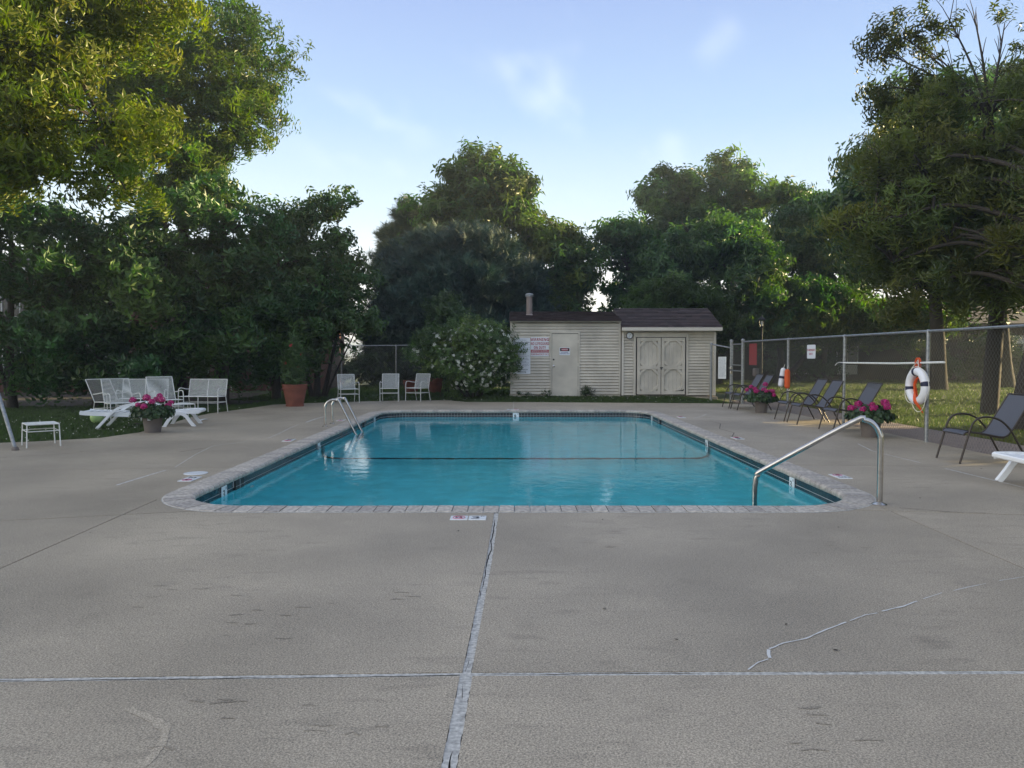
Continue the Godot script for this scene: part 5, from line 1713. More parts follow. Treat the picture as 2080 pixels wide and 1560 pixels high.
func build_lawns() -> void:
	# tufts of grass blades
	var tufts: Array = []
	for k in 2:
		var r := RandomNumberGenerator.new()
		r.seed = 600 + k
		var mb := MB.new()
		mb.tinted = true
		for i in 16:
			var a := r.randf() * TAU
			var at := Vector3(cos(a), 0, sin(a)) * r.randf() * 0.05
			var lean := Vector3(r.randfn(), 0, r.randfn()) * 0.022
			var h := r.randf_range(0.04, 0.085)
			var sd := Vector3(cos(a + 1.3), 0, sin(a + 1.3)) * 0.0035
			var v := r.randf_range(0.75, 1.25)
			mb.tint = Color(v, v, v)
			mb.flat(at - sd, at + sd, at + lean + Vector3(0, h, 0), Vector3(0, 0.5, 1))
			mb.flat(at - sd + sd * 0.2, at + sd, at + lean * 0.4 + Vector3(0, h * 0.6, 0), Vector3(0, 0.5, 1))
		tufts.append(mb.mesh(M.blade))
	var deck := deck_outline()
	var r := RandomNumberGenerator.new()
	r.seed = 700
	var sets := [["left_grass", "mown green grass with clover along the left edge of the deck", -15.0, -6.2, -26.0, -10.4, 15500, 1.0], ["bank_grass", "green grass strip between the far deck edge and the sheds", -7.0, 6.55, -24.0, -21.6, 9000, 0.8], ["back_grass", "grass under the back fence and shrubs", -9.0, 0.0, -33.0, -24.0, 6500, 1.2], ["right_grass", "wide green lawn beyond the right chain link fence", 8.0, 34.0, -43.0, -6.0, 42000, 1.3]]
	for s in sets:
		var xs: Array = []
		var cols: Array = []
		for k in int(s[6]):
			var x := r.randf_range(s[2], s[3])
			var z := r.randf_range(s[4], s[5])
			if s[0] == "right_grass":
				# thinner the farther off
				z = lerpf(s[5], s[4], pow(r.randf(), 1.35))
				x = lerpf(s[2], s[3], pow(r.randf(), 1.4))
			if inside(deck, Vector2(x, z)) and not (z < -22.4 and x > -1.2 and false):
				continue
			if s[0] == "left_grass" and z < -19.4 - (x + 30.0) * 0.107 and x < -7.7 and r.randf() < 0.93:
				continue
			if z < -23.95 and x > -0.1 and x < 6.5:
				continue
			var y := gy(x, z) if s[0] != "right_grass" else -0.055
			var b := Basis(Vector3.UP, r.randf() * TAU).scaled(Vector3.ONE * float(s[7]) * r.randf_range(0.7, 1.25))
			xs.append(Transform3D(b, Vector3(x, y - 0.004, z)))
			var v := r.randf_range(0.7, 1.25)
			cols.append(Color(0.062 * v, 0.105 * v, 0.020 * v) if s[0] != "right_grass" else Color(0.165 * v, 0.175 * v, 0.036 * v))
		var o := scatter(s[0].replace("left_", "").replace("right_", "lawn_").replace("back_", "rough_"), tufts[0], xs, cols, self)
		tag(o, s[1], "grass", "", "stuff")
	var cl := MB.new()
	cl.ball(Vector3.ZERO, Vector3(0.012, 0.010, 0.012), 6)
	var xs: Array = []
	for k in 300:
		var x := r.randf_range(-11.0, -6.4)
		var z := r.randf_range(-20.0, -11.2)
		if k % 3 == 0:
			x = r.randf_range(-6.0, 6.3)
			z = r.randf_range(-23.9, -22.6)
		if inside(deck, Vector2(x, z)) or z < -19.4 - (x + 30.0) * 0.107 and x < -7.7:
			continue
		xs.append(Transform3D(Basis.from_scale(Vector3.ONE * r.randf_range(0.6, 1.2)), Vector3(x, gy(x, z) + r.randf_range(0.03, 0.075), z)))
	var o := scatter("clover_flowers", cl.mesh(mat("clover", Color(0.6, 0.6, 0.5), 0.8)), xs, [], self)
	tag(o, "white clover blossoms dotted through the grass", "clover", "", "stuff")

# ---------------------------------------------------------------- pool fittings
func build_pool_fittings() -> void:
	var l := thing("pool_ladder", "stainless steel pool ladder of two hooped rails at the left side of the pool", "pool ladder", Vector3(-3.66, 0.0, -15.1))
	for s in [-1, 1]:
		var z: float = 0.29 * s
		var pts: Array = [Vector3(0, 0.0, z), Vector3(0, 0.36, z)]
		pts.append_array(arc(Vector3(0.17, 0.36, z), Vector3(-0.17, 0, 0), Vector3(0, 0.165, 0), 12, 130, 9))
		pts.append(Vector3(0.58, -0.12, z))
		pts.append(Vector3(0.615, -0.22, z))
		pts.append(Vector3(0.62, -1.25, z))
		var mb := MB.new()
		mb.tube(smooth(pts, 0.03), 0.0245, 12)
		obj("rail", mb, M.steel, l)
		var fl := MB.new()
		fl.lathe([Vector2(0.056, 0.0), Vector2(0.056, 0.006), Vector2(0.030, 0.016), Vector2(0.026, 0.02)], 20, Vector3(0, 0.001, z))
		obj("flange", fl, M.steel, l)
	for k in 3:
		var sb := MB.new()
		sb.box(Vector3(0.62, -0.52 - 0.28 * k, 0), Vector3(0.07, 0.025, 0.56), 0.006)
		obj("step", sb, M.galvanised, l)
	var h := thing("pool_handrail", "bent stainless steel handrail at the close right corner of the pool", "handrail", Vector3(3.44, 0.0, -7.05))
	var a := Vector3(0, 0, 0)
	var dir := Vector3(-1.0, 0, -0.52).normalized()
	var pts: Array = [Vector3(0, 0, 0), Vector3(0, 0.55, 0), Vector3(0, 0.67, 0) + dir * 0.01, Vector3(0, 0.755, 0) + dir * 0.06, Vector3(0, 0.79, 0) + dir * 0.14, Vector3(0, 0.765, 0) + dir * 0.24, Vector3(0, 0.265, 0) + dir * 1.03, Vector3(0, 0.20, 0) + dir * 1.10, Vector3(0, 0.11, 0) + dir * 1.125, Vector3(0, -0.1, 0) + dir * 1.13, Vector3(0, -1.1, 0) + dir * 1.13]
	var hb := MB.new()
	hb.tube(smooth(pts, 0.025), 0.0265, 14)
	obj("rail", hb, M.steel, h)
	var fl := MB.new()
	fl.lathe([Vector2(0.068, 0.0), Vector2(0.068, 0.006), Vector2(0.034, 0.02), Vector2(0.028, 0.024)], 22, Vector3(0, 0.001, 0))
	obj("flange", fl, M.steel, h)
	var lid := MB.new()
	lid.lathe([Vector2(0.135, 0.0), Vector2(0.135, 0.005), Vector2(0.125, 0.007), Vector2(0.0, 0.008)], 28)
	single("skimmer_lid", lid, M.tile_white, "round pale skimmer lid in the deck beside the left depth tile", "pool lid", Vector3(-3.74, 0.001, -8.92))

func no_diving_icon(parent: Node, at: Vector3, bs: Basis) -> void:
	var ring := MB.new()
	var pts: Array = []
	for k in 20:
		pts.append(at + bs * Vector3(cos(TAU * k / 20) * 0.052, sin(TAU * k / 20) * 0.052, 0.0006))
	ring.tube(pts, 0.0036, 4, false, true)
	ring.tube([at + bs * Vector3(-0.036, 0.036, 0.0008), at + bs * Vector3(0.036, -0.036, 0.0008)], 0.003, 4)
	obj("prohibition_ring", ring, M.icon_red, parent)
	var fig := MB.new()
	fig.tube([at + bs * Vector3(-0.03, -0.012, 0.0004), at + bs * Vector3(0.0, 0.014, 0.0004), at + bs * Vector3(0.028, 0.0, 0.0004)], 0.005, 4)
	fig.tube([at + bs * Vector3(0.012, 0.018, 0.0004), at + bs * Vector3(0.018, 0.022, 0.0004)], 0.006, 5)
	obj("diver_figure", fig, M.print_black, parent)

func deck_marker(at: Vector3, turn: float, text: String, label: String) -> void:
	# two tiles side by side: no diving sign and depth
	var o := thing("depth_tile", label, "depth marker", at, turn, "depth tiles in the deck")
	for k in 2:
		var mb := MB.new()
		mb.box(Vector3(-0.079 + 0.158 * k, 0.0015, 0), Vector3(0.149, 0.007, 0.149), 0.001)
		obj("tile", mb, M.tile_white, o)
	var lay := Basis(Vector3(1, 0, 0), -PI * 0.5)
	no_diving_icon(o, Vector3(-0.079, 0.0052, 0), lay)
	lettering(text, 0.085, Vector3(0.062, 0.0058, 0.004), o, M.print_black, lay, "Droid Sans", 800, 0.001, 1.25)
	lettering("FT", 0.026, Vector3(0.122, 0.0058, -0.044), o, M.print_dark, lay, "Droid Sans", 700, 0.001)

func wall_marker(at: Vector3, turn: float, text: String, label: String) -> void:
	var o := thing("depth_tile", label, "depth marker", at, turn, "depth tiles in the pool wall")
	var mb := MB.new()
	mb.box(Vector3.ZERO, Vector3(0.15, 0.15, 0.012), 0.0015)
	obj("tile", mb, M.tile_white, o)
	lettering(text, 0.085, Vector3(-0.02, -0.012, 0.0065), o, M.print_black, Basis(), "Droid Sans", 800, 0.001)
	lettering("FT", 0.026, Vector3(0.050, 0.045, 0.0065), o, M.print_dark, Basis(), "Droid Sans", 700, 0.001)

func build_markers() -> void:
	deck_marker(Vector3(-0.375, 0.002, -6.455), 0, "3", "pair of white depth tiles reading 3 FT just in front of the close pool edge")
	deck_marker(Vector3(-3.63, 0.002, -8.50), 90, "3", "white depth tiles beside the round skimmer lid on the left deck")
	deck_marker(Vector3(-3.66, 0.002, -12.4), 90, "4½", "white depth tiles on the left deck halfway along the pool")
	deck_marker(Vector3(-3.66, 0.002, -16.2), 90, "8", "white depth tiles on the left deck behind the ladder rails")
	deck_marker(Vector3(3.78, 0.002, -8.68), -90, "3", "white depth tiles on the right deck near the handrail")
	deck_marker(Vector3(3.79, 0.002, -12.7), -90, "4½", "white depth tiles on the right deck halfway along the pool")
	deck_marker(Vector3(3.80, 0.002, -17.0), -90, "8", "white depth tiles on the right deck near the far right pool corner")
	deck_marker(Vector3(0.02, 0.002, -19.46), 180, "8", "white depth tiles behind the far edge of the pool")
	var y := -0.128
	wall_marker(Vector3(PX0 + 0.006, y, -8.36), 90, "3", "white wall tile reading 3 FT at the waterline of the left side, close end")
	wall_marker(Vector3(PX0 + 0.006, y, -12.5), 90, "4½", "white wall tile reading 4½ FT on the left side above the dark stripe")
	wall_marker(Vector3(PX0 + 0.006, y, -17.6), 90, "8", "white wall tile at the waterline of the left side beyond the ladder")
	wall_marker(Vector3(PX1 - 0.006, y, -8.95), -90, "3", "white wall tile reading 3 FT at the waterline of the right side, behind the handrail")
	wall_marker(Vector3(PX1 - 0.006, y, -12.9), -90, "4½", "white wall tile reading 4½ FT on the right side above the dark stripe")
	wall_marker(Vector3(PX1 - 0.006, y, -18.0), -90, "8", "white wall tile at the waterline near the far right pool corner")
	wall_marker(Vector3(0.10, y, PZ0 + 0.006), 0, "8", "white wall tile reading 8 FT in the middle of the far pool wall")

# ---------------------------------------------------------------- furniture
# a strung panel: thin straps side by side from a to b, each spanning between the two sides
func straps(mb: MB, a0: Vector3, a1: Vector3, b0: Vector3, b1: Vector3, count: int, w: float) -> void:
	for k in count:
		var t := (k + 0.5) / count
		var p := a0.lerp(a1, t)
		var q := b0.lerp(b1, t)
		mb.tube([p, q], w, 5, false)

# faces +z; seat 0.4 m high
func make_armchair(called: String, label: String, group: String, width: float, back_top: Vector2, panels: int, strap_mat: String, at: Vector3, turn: float, shin := 0.40) -> Node3D:
	var o := thing(called, label, "bench" if panels > 1 else "chair", at, turn, group)
	var hw := width * 0.5
	var fr := MB.new()
	var tr := 0.0105
	var sy := shin
	var bl := Vector2(-0.20, sy)
	fr.tube([Vector3(-hw, sy, 0.26), Vector3(hw, sy, 0.26)], tr, 6)
	fr.tube([Vector3(-hw, sy - 0.01, -0.20), Vector3(hw, sy - 0.01, -0.20)], tr, 6)
	for s in [-1, 1]:
		fr.tube([Vector3(hw * s, sy, 0.26), Vector3(hw * s, sy - 0.01, -0.20)], tr, 6)
	obj("seat_frame", fr, M.white_metal, o)
	var bk := MB.new()
	for k in panels + 1:
		var x := -hw + width * k / panels
		bk.tube([Vector3(x, bl.y, bl.x), Vector3(x, back_top.y, back_top.x)], tr, 6)
	bk.tube([Vector3(-hw, back_top.y, back_top.x), Vector3(hw, back_top.y, back_top.x)], tr, 6)
	obj("back_frame", bk, M.white_metal, o)
	var st := MB.new()
	var rows := int(Vector2(bl - back_top).length() / 0.0125)
	for k in panels:
		var x0 := -hw + width * k / panels + 0.008
		var x1 := -hw + width * (k + 1) / panels - 0.008
		straps(st, Vector3(x0, bl.y + 0.01, bl.x), Vector3(x0, back_top.y, back_top.x), Vector3(x1, bl.y + 0.01, bl.x), Vector3(x1, back_top.y, back_top.x), rows, 0.0032)
	var so := obj("backrest", st, M[strap_mat], o)
	so.set_meta("kind", "stuff")
	var ss := MB.new()
	straps(ss, Vector3(-hw, sy + 0.004, 0.25), Vector3(-hw, sy - 0.006, -0.19), Vector3(hw, sy + 0.004, 0.25), Vector3(hw, sy - 0.006, -0.19), 36, 0.0046)
	var s2 := obj("seat", ss, M[strap_mat], o)
	s2.set_meta("kind", "stuff")
	for s in [-1, 1]:
		var x: float = hw * s + 0.02 * s
		# front leg runs up into the arm, which comes back to the backrest
		var arm := MB.new()
		arm.tube(smooth([Vector3(x, 0, 0.28), Vector3(x, sy, 0.27), Vector3(x, sy + 0.15, 0.255), Vector3(x, sy + 0.195, 0.21), Vector3(x, sy + 0.20, 0.10), Vector3(x, sy + 0.17, -0.10), Vector3(hw * s, sy + 0.16, -0.245)], 0.05), tr, 6)
		obj("arm", arm, M.white_metal, o)
		var leg := MB.new()
		leg.tube([Vector3(hw * s, sy, -0.19), Vector3(hw * s, 0, -0.30)], tr, 6)
		obj("leg", leg, M.white_metal, o)
	if panels > 1:
		for z in [0.27, -0.22]:
			var leg := MB.new()
			leg.tube([Vector3(0, sy, z), Vector3(0, 0, z * 1.05)], tr, 6)
			obj("leg", leg, M.white_metal, o)
	var sc := MB.new()
	for s in [-1, 1]:
		sc.tube([Vector3(hw * s, sy - 0.15, 0.272), Vector3(hw * s, sy - 0.15, -0.23)], tr * 0.8, 6)
	sc.tube([Vector3(-hw, sy - 0.15, 0.27), Vector3(hw, sy - 0.15, 0.27)], tr * 0.8, 6)
	sc.tube([Vector3(-hw, sy - 0.15, -0.23), Vector3(hw, sy - 0.15, -0.23)], tr * 0.8, 6)
	obj("stretcher", sc, M.white_metal, o)
	return o

func make_stool(label: String, at: Vector3, turn: float, w: float, d: float, h: float) -> Node3D:
	var o := thing("stool_table", label, "stool", at, turn, "white strap stools")
	var tr := 0.0095
	var top := MB.new()
	straps(top, Vector3(-w * 0.5, h, d * 0.5), Vector3(-w * 0.5, h, -d * 0.5), Vector3(w * 0.5, h, d * 0.5), Vector3(w * 0.5, h, -d * 0.5), int(d / 0.0105), 0.0052)
	var so := obj("top", top, M.white_metal, o)
	so.set_meta("kind", "stuff")
	var fr := MB.new()
	for s in [-1, 1]:
		fr.tube([Vector3(-w * 0.5, h, d * 0.5 * s), Vector3(w * 0.5, h, d * 0.5 * s)], tr, 6)
		fr.tube([Vector3(w * 0.5 * s, h, d * 0.5), Vector3(w * 0.5 * s, h, -d * 0.5)], tr, 6)
		fr.tube([Vector3(-w * 0.5, h * 0.7, d * 0.5 * s), Vector3(w * 0.5, h * 0.7, d * 0.5 * s)], tr * 0.8, 6)
		fr.tube([Vector3(w * 0.5 * s, h * 0.7, d * 0.5), Vector3(w * 0.5 * s, h * 0.7, -d * 0.5)], tr * 0.8, 6)
	obj("frame", fr, M.white_metal, o)
	for sx in [-1, 1]:
		for sz in [-1, 1]:
			var leg := MB.new()
			leg.tube([Vector3(w * 0.5 * sx, h, d * 0.5 * sz), Vector3((w * 0.5 + 0.012) * sx, 0, (d * 0.5 + 0.012) * sz)], [tr, tr * 1.1], 6)
			obj("leg", leg, M.white_metal, o)
	return o

# a flat bar bent along points in the xy plane
func bent_bar(mb: MB, pts: Array, thick: float, wide: float, z: float) -> void:
	var run := smooth(pts, 0.04)
	var up: Array = []
	for i in run.size():
		var t: Vector3 = ((run[mini(i + 1, run.size() - 1)] as Vector3) - (run[maxi(i - 1, 0)] as Vector3)).normalized()
		up.append(Vector3(-t.y, t.x, 0) * thick * 0.5)
	var dz := Vector3(0, 0, wide * 0.5)
	var c := Vector3(0, 0, z)
	for i in run.size() - 1:
		var p: Vector3 = run[i] + c
		var q: Vector3 = run[i + 1] + c
		mb.quad(p + up[i] - dz, q + up[i + 1] - dz, q + up[i + 1] + dz, p + up[i] + dz, up[i])
		mb.quad(p - up[i] - dz, q - up[i + 1] - dz, q - up[i + 1] + dz, p - up[i] + dz, -up[i])
		mb.quad(p + up[i] + dz, q + up[i + 1] + dz, q - up[i + 1] + dz, p - up[i] + dz, dz)
		mb.quad(p + up[i] - dz, q + up[i + 1] - dz, q - up[i + 1] - dz, p - up[i] - dz, -dz)
	for e in [0, run.size() - 1]:
		var p: Vector3 = run[e] + c
		var o: Vector3 = ((run[1] - run[0]) as Vector3) * -1.0 if e == 0 else run[e] - run[e - 1]
		mb.quad(p + up[e] + dz, p + up[e] - dz, p - up[e] - dz, p - up[e] + dz, o)

func make_chaise(label: String, at: Vector3, turn: float) -> Node3D:
	var o := thing("chaise_lounge", label, "chaise", at, turn, "white plastic chaises")
	for s in [-1, 1]:
		var z: float = 0.29 * s
		var rail := MB.new()
		bent_bar(rail, [Vector3(-1.08, 0.315, 0), Vector3(-0.9, 0.295, 0), Vector3(-0.3, 0.262, 0), Vector3(0.1, 0.25, 0), Vector3(0.5, 0.275, 0), Vector3(0.8, 0.30, 0), Vector3(1.06, 0.30, 0)], 0.075, 0.035, z)
		obj("side_rail", rail, M.white_plastic, o)
		var arm := MB.new()
		bent_bar(arm, [Vector3(-0.78, 0.0, 0), Vector3(-0.62, 0.18, 0), Vector3(-0.48, 0.33, 0), Vector3(-0.30, 0.43, 0), Vector3(-0.05, 0.465, 0), Vector3(0.18, 0.41, 0), Vector3(0.33, 0.30, 0)], 0.05, 0.055, z + 0.045 * s)
		obj("arm", arm, M.white_plastic, o)
		var leg := MB.new()
		bent_bar(leg, [Vector3(0.42, 0.0, 0), Vector3(0.52, 0.16, 0), Vector3(0.62, 0.255, 0), Vector3(0.72, 0.275, 0), Vector3(0.82, 0.23, 0), Vector3(0.90, 0.12, 0), Vector3(0.99, 0.0, 0)], 0.06, 0.05, z + 0.043 * s)
		obj("leg", leg, M.white_plastic, o)
	for k in 17:
		var t := k / 16.0
		var x := lerpf(-1.03, 1.02, t)
		var y := 0.285 + 0.03 * absf(x) if x < 0.1 else 0.27 + 0.05 * x
		y = minf(y, 0.325)
		var sl := MB.new()
		var wide := 0.075 if x < 0.9 else 0.10
		sl.box(Vector3(x, y, 0), Vector3(wide, 0.014, 0.55), 0.004)
		obj("slat", sl, M.white_plastic, o)
	for x in [-1.07, 1.07]:
		var eb := MB.new()
		eb.box(Vector3(x, 0.305, 0), Vector3(0.045, 0.055, 0.60), 0.012)
		obj("end_rail", eb, M.white_plastic, o)
	return o

func build_white_furniture() -> void:
	make_stool("white stool table standing alone at the left edge of the deck", Vector3(-7.28, 0.0, -11.68), 40.0, 0.42, 0.46, 0.345)
	make_chaise("white plastic chaise lounge on the grass behind the left flower pot", Vector3(-7.28, -0.02, -15.0), 12.0)
	var a := make_armchair("lounge_chair", "white reclined strap armchair rising behind the left end of the plastic chaise", "white strap armchairs on the grass", 0.56, Vector2(-0.42, 0.90), 1, "white_metal", Vector3(-8.38, -0.02, -16.25), 44.0)
	make_armchair("lounge_chair", "shaded beige strap armchair seen edge on behind the first white armchair", "white strap armchairs on the grass", 0.56, Vector2(-0.50, 0.88), 1, "beige_strap", Vector3(-8.82, -0.02, -16.70), 62.0)
	dup(a, Vector3(-7.78, 0.0, -17.0), 42.0, "white strap armchair with curved arms facing the stool, behind the pink flowers")
	make_armchair("strap_bench", "grey looking strap bench in the middle of the white furniture, behind the pink flowers", "white strap benches", 1.0, Vector2(-0.34, 0.84), 2, "mesh_strap", Vector3(-8.72, -0.02, -17.9), 14.0)
	make_armchair("strap_bench", "white two seat strap bench at the right end of the furniture on the left", "white strap benches", 0.94, Vector2(-0.30, 0.80), 2, "mesh_strap", Vector3(-7.52, 0.0, -18.45), -4.0)
	make_stool("low white stool in front of the white armchair near the right bench", Vector3(-7.25, 0.0, -16.55), 42.0, 0.46, 0.44, 0.33)
	var c := make_armchair("strap_chair", "white strap chair beside the terracotta pot, left of the three at the far deck edge", "white strap chairs at the far end", 0.50, Vector2(-0.31, 0.82), 1, "mesh_strap", Vector3(-4.85, 0.0, -22.4), 24.0)
	dup(c, Vector3(-3.70, 0.0, -22.95), 4.0, "white strap chair in the middle of the three at the far deck edge")
	dup(c, Vector3(-2.87, 0.0, -23.15), -26.0, "white strap chair nearest the flowering bush, right of the three at the far deck edge")

func make_sling_chair(label: String, at: Vector3, turn: float) -> Node3D:
	var o := thing("sling_chair", label, "chair", at, turn, "grey sling chairs along the right fence")
	var hw := 0.25
	# the sling's side line, front to back
	var line := smooth([Vector3(0, 0.375, 0.34), Vector3(0, 0.405, 0.29), Vector3(0, 0.385, 0.10), Vector3(0, 0.345, -0.12), Vector3(0, 0.36, -0.20), Vector3(0, 0.44, -0.27), Vector3(0, 0.66, -0.40), Vector3(0, 0.88, -0.53)], 0.035)
	var sl := MB.new()
	for i in line.size() - 1:
		var p: Vector3 = line[i]
		var q: Vector3 = line[i + 1]
		var n := (q - p).cross(Vector3.RIGHT).normalized()
		var xr := Vector3(hw, 0, 0)
		var xm := Vector3(0, -0.010, 0)
		var dn := n * 0.002
		for g in [[-1.0, -0.33], [-0.33, 0.33], [0.33, 1.0]]:
			var m0: Vector3 = xm * (1.0 - g[0] * g[0])
			var m1: Vector3 = xm * (1.0 - g[1] * g[1])
			sl.quad(p + xr * g[0] + m0 + dn, q + xr * g[0] + m0 + dn, q + xr * g[1] + m1 + dn, p + xr * g[1] + m1 + dn, n)
			sl.quad(p + xr * g[0] + m0 - dn, q + xr * g[0] + m0 - dn, q + xr * g[1] + m1 - dn, p + xr * g[1] + m1 - dn, -n)
	obj("sling", sl, M.sling, o)
	for s in [-1, 1]:
		var rail := MB.new()
		var run: Array = []
		for p in line:
			run.append(p + Vector3((hw + 0.008) * s, 0, 0))
		rail.tube(run, 0.013, 7)
		obj("side_rail", rail, M.chair_frame, o)
		var x: float = (hw + 0.035) * s
		var hoop := MB.new()
		hoop.tube(smooth([Vector3(x, 0, 0.40), Vector3(x, 0.36, 0.30), Vector3(x, 0.50, 0.255), Vector3(x, 0.585, 0.18), Vector3(x, 0.605, 0.05), Vector3(x, 0.565, -0.09), Vector3(x, 0.46, -0.21), Vector3(x, 0.30, -0.31), Vector3(x, 0.0, -0.47)], 0.04), 0.0135, 8)
		obj("arm_hoop", hoop, M.chair_frame, o)
	var cr := MB.new()
	cr.tube([Vector3(-hw, 0.37, 0.33), Vector3(hw, 0.37, 0.33)], 0.012, 6)
	cr.tube([Vector3(-hw, 0.33, -0.16), Vector3(hw, 0.33, -0.16)], 0.012, 6)
	cr.tube([Vector3(-hw, 0.88, -0.53), Vector3(hw, 0.88, -0.53)], 0.012, 6)
	obj("cross_bar", cr, M.chair_frame, o)
	return o

func build_sling_chairs() -> void:
	var c := make_sling_chair("grey sling chair standing alone right of the life ring", Vector3(6.17, 0, -9.98), -92.0)
	dup(c, Vector3(6.22, 0, -14.05), -88.0, "grey sling chair just left of the second flower pot, behind the handrail")
	dup(c, Vector3(6.12, 0, -15.45), -91.0, "grey sling chair under the white fence sign, closer one of its pair")
	dup(c, Vector3(6.12, 0, -16.20), -90.0, "grey sling chair under the white fence sign, farther one of its pair")
	dup(c, Vector3(6.10, 0, -19.45), -90.0, "grey sling chair right behind the first flower pot")
	dup(c, Vector3(6.08, 0, -20.15), -89.0, "farthest grey sling chair, next to the fence gate")
	make_chaise("white plastic chaise lounge cut off by the right edge of the picture", Vector3(6.36, 0, -7.98), 178.0)

# ---------------------------------------------------------------- pots and flowers
func geranium(label: String, at: Vector3, turn: float, h: float, rt: float, spread: float, seed_: int, tagged := false) -> void:
	var r := RandomNumberGenerator.new()
	r.seed = seed_
	var o := thing("flower_pot", label, "flower pot", at, turn, "grey pots of pink geraniums")
	var pb := MB.new()
	pb.lathe([Vector2(0, 0.0), Vector2(rt * 0.74, 0.0), Vector2(rt * 0.92, h * 0.84), Vector2(rt * 0.94, h * 0.85), Vector2(rt, h * 0.86), Vector2(rt * 1.02, h * 0.985), Vector2(rt, h), Vector2(rt * 0.93, h), Vector2(rt * 0.90, h * 0.90)], 30)
	obj("pot", pb, M.planter, o)
	var so := MB.new()
	so.lathe([Vector2(rt * 0.92, h * 0.92), Vector2(0, h * 0.95)], 20)
	obj("soil", so, M.soil, o)
	if tagged:
		var tb := MB.new()
		tb.box(Vector3(-0.045, h * 0.80, rt * 0.955), Vector3(0.048, 0.075, 0.003))
		obj("price_tag", tb, M.sign_white, o)
		var bars := MB.new()
		for k in 7:
			bars.box(Vector3(-0.061 + k * 0.0055, h * 0.785, rt * 0.955 + 0.002), Vector3(0.0025, 0.03, 0.001))
		obj("bar_code", bars, M.print_black, o)
	# lobed round leaves
	var lm := MB.new()
	lm.tinted = true
	for k in 5:
		var a := k * 2.4
		var c := Vector3(cos(a) * 0.03, 0.03 + 0.012 * k, sin(a) * 0.03)
		var up := Vector3(cos(a) * 0.5, 1, sin(a) * 0.5).normalized()
		var sx := up.cross(Vector3(0.1, 0.2, 0.97)).normalized()
		var sz := sx.cross(up)
		lm.tint = Color.WHITE * (0.8 + 0.1 * k)
		for j in 8:
			var b0 := TAU * j / 8.0
			var b1 := TAU * (j + 1) / 8.0
			var rr := 0.038
			lm.flat(c, c + (sx * cos(b0) + sz * sin(b0)) * rr + up * 0.008, c + (sx * cos(b1) + sz * sin(b1)) * rr * (0.85 if j % 2 else 1.0) + up * 0.008, up)
	var xs: Array = []
	var cols: Array = []
	for k in 190:
		var a := r.randf() * TAU
		var el := r.randf()
		var d := Vector3(cos(a) * sqrt(1.0 - el * el), el * 0.62, sin(a) * sqrt(1.0 - el * el))
		var p := Vector3(0, h * 0.93, 0) + d * spread * r.randf_range(0.55, 0.95) * Vector3(1, 0.85, 1)
		p.y -= 0.05 * r.randf()
		var yd := (d + Vector3(0, 0.6, 0)).normalized()
		var xd := yd.cross(Vector3(r.randfn(), r.randfn(), r.randfn())).normalized()
		xs.append(Transform3D(Basis(xd, yd, xd.cross(yd)).scaled_local(Vector3.ONE * r.randf_range(0.7, 1.15)), p))
		var v := r.randf_range(0.6, 1.2)
		cols.append(Color(0.036 * v, 0.075 * v, 0.020 * v))
	scatter("foliage", lm.mesh(M.dark_leaf), xs, cols, o)
	# flower heads: balls of small petals on stalks
	var head := MB.new()
	head.tinted = true
	for k in 95:
		var t := 1.0 - (k + 0.5) / 95.0 * 1.5
		var a := k * 2.399
		var d := Vector3(cos(a) * sqrt(maxf(0.0, 1.0 - t * t)), t, sin(a) * sqrt(maxf(0.0, 1.0 - t * t)))
		var c := d * r.randf_range(0.046, 0.062)
		var sx := d.cross(Vector3(0.3, 0.2, 0.9)).normalized().rotated(d, r.randf() * TAU)
		var sz := sx.cross(d)
		var v := r.randf_range(0.65, 1.35)
		head.tint = Color(0.50 * v, 0.020 * v, 0.19 * v)
		head.flat(c - sx * 0.008, c + sx * 0.016 + sz * 0.014 + d * 0.006, c + sx * 0.016 - sz * 0.014 + d * 0.006, d)
		head.flat(c + sx * 0.016 + sz * 0.014 + d * 0.006, c + sx * 0.026 + d * 0.002, c + sx * 0.016 - sz * 0.014 + d * 0.006, d)
	var hm := head.mesh(M.petal)
	var stalks := MB.new()
	for k in 11:
		var a := k * 2.4 + seed_
		var rad := spread * (0.25 + 0.78 * sqrt(k / 11.0))
		var p := Vector3(cos(a) * rad, h + spread * r.randf_range(0.35, 0.92) * (1.15 - 0.5 * k / 11.0), sin(a) * rad)
		stalks.tube([Vector3(cos(a) * rad * 0.4, h * 0.95, sin(a) * rad * 0.4), p], 0.0035, 4, false)
		inst("flower_head", hm, o, Transform3D(Basis(Vector3.UP, r.randf() * TAU).scaled(Vector3.ONE * r.randf_range(0.75, 1.1)), p))
	obj("stalks", stalks, mat("stalk", Color(0.05, 0.09, 0.03), 0.6), o)

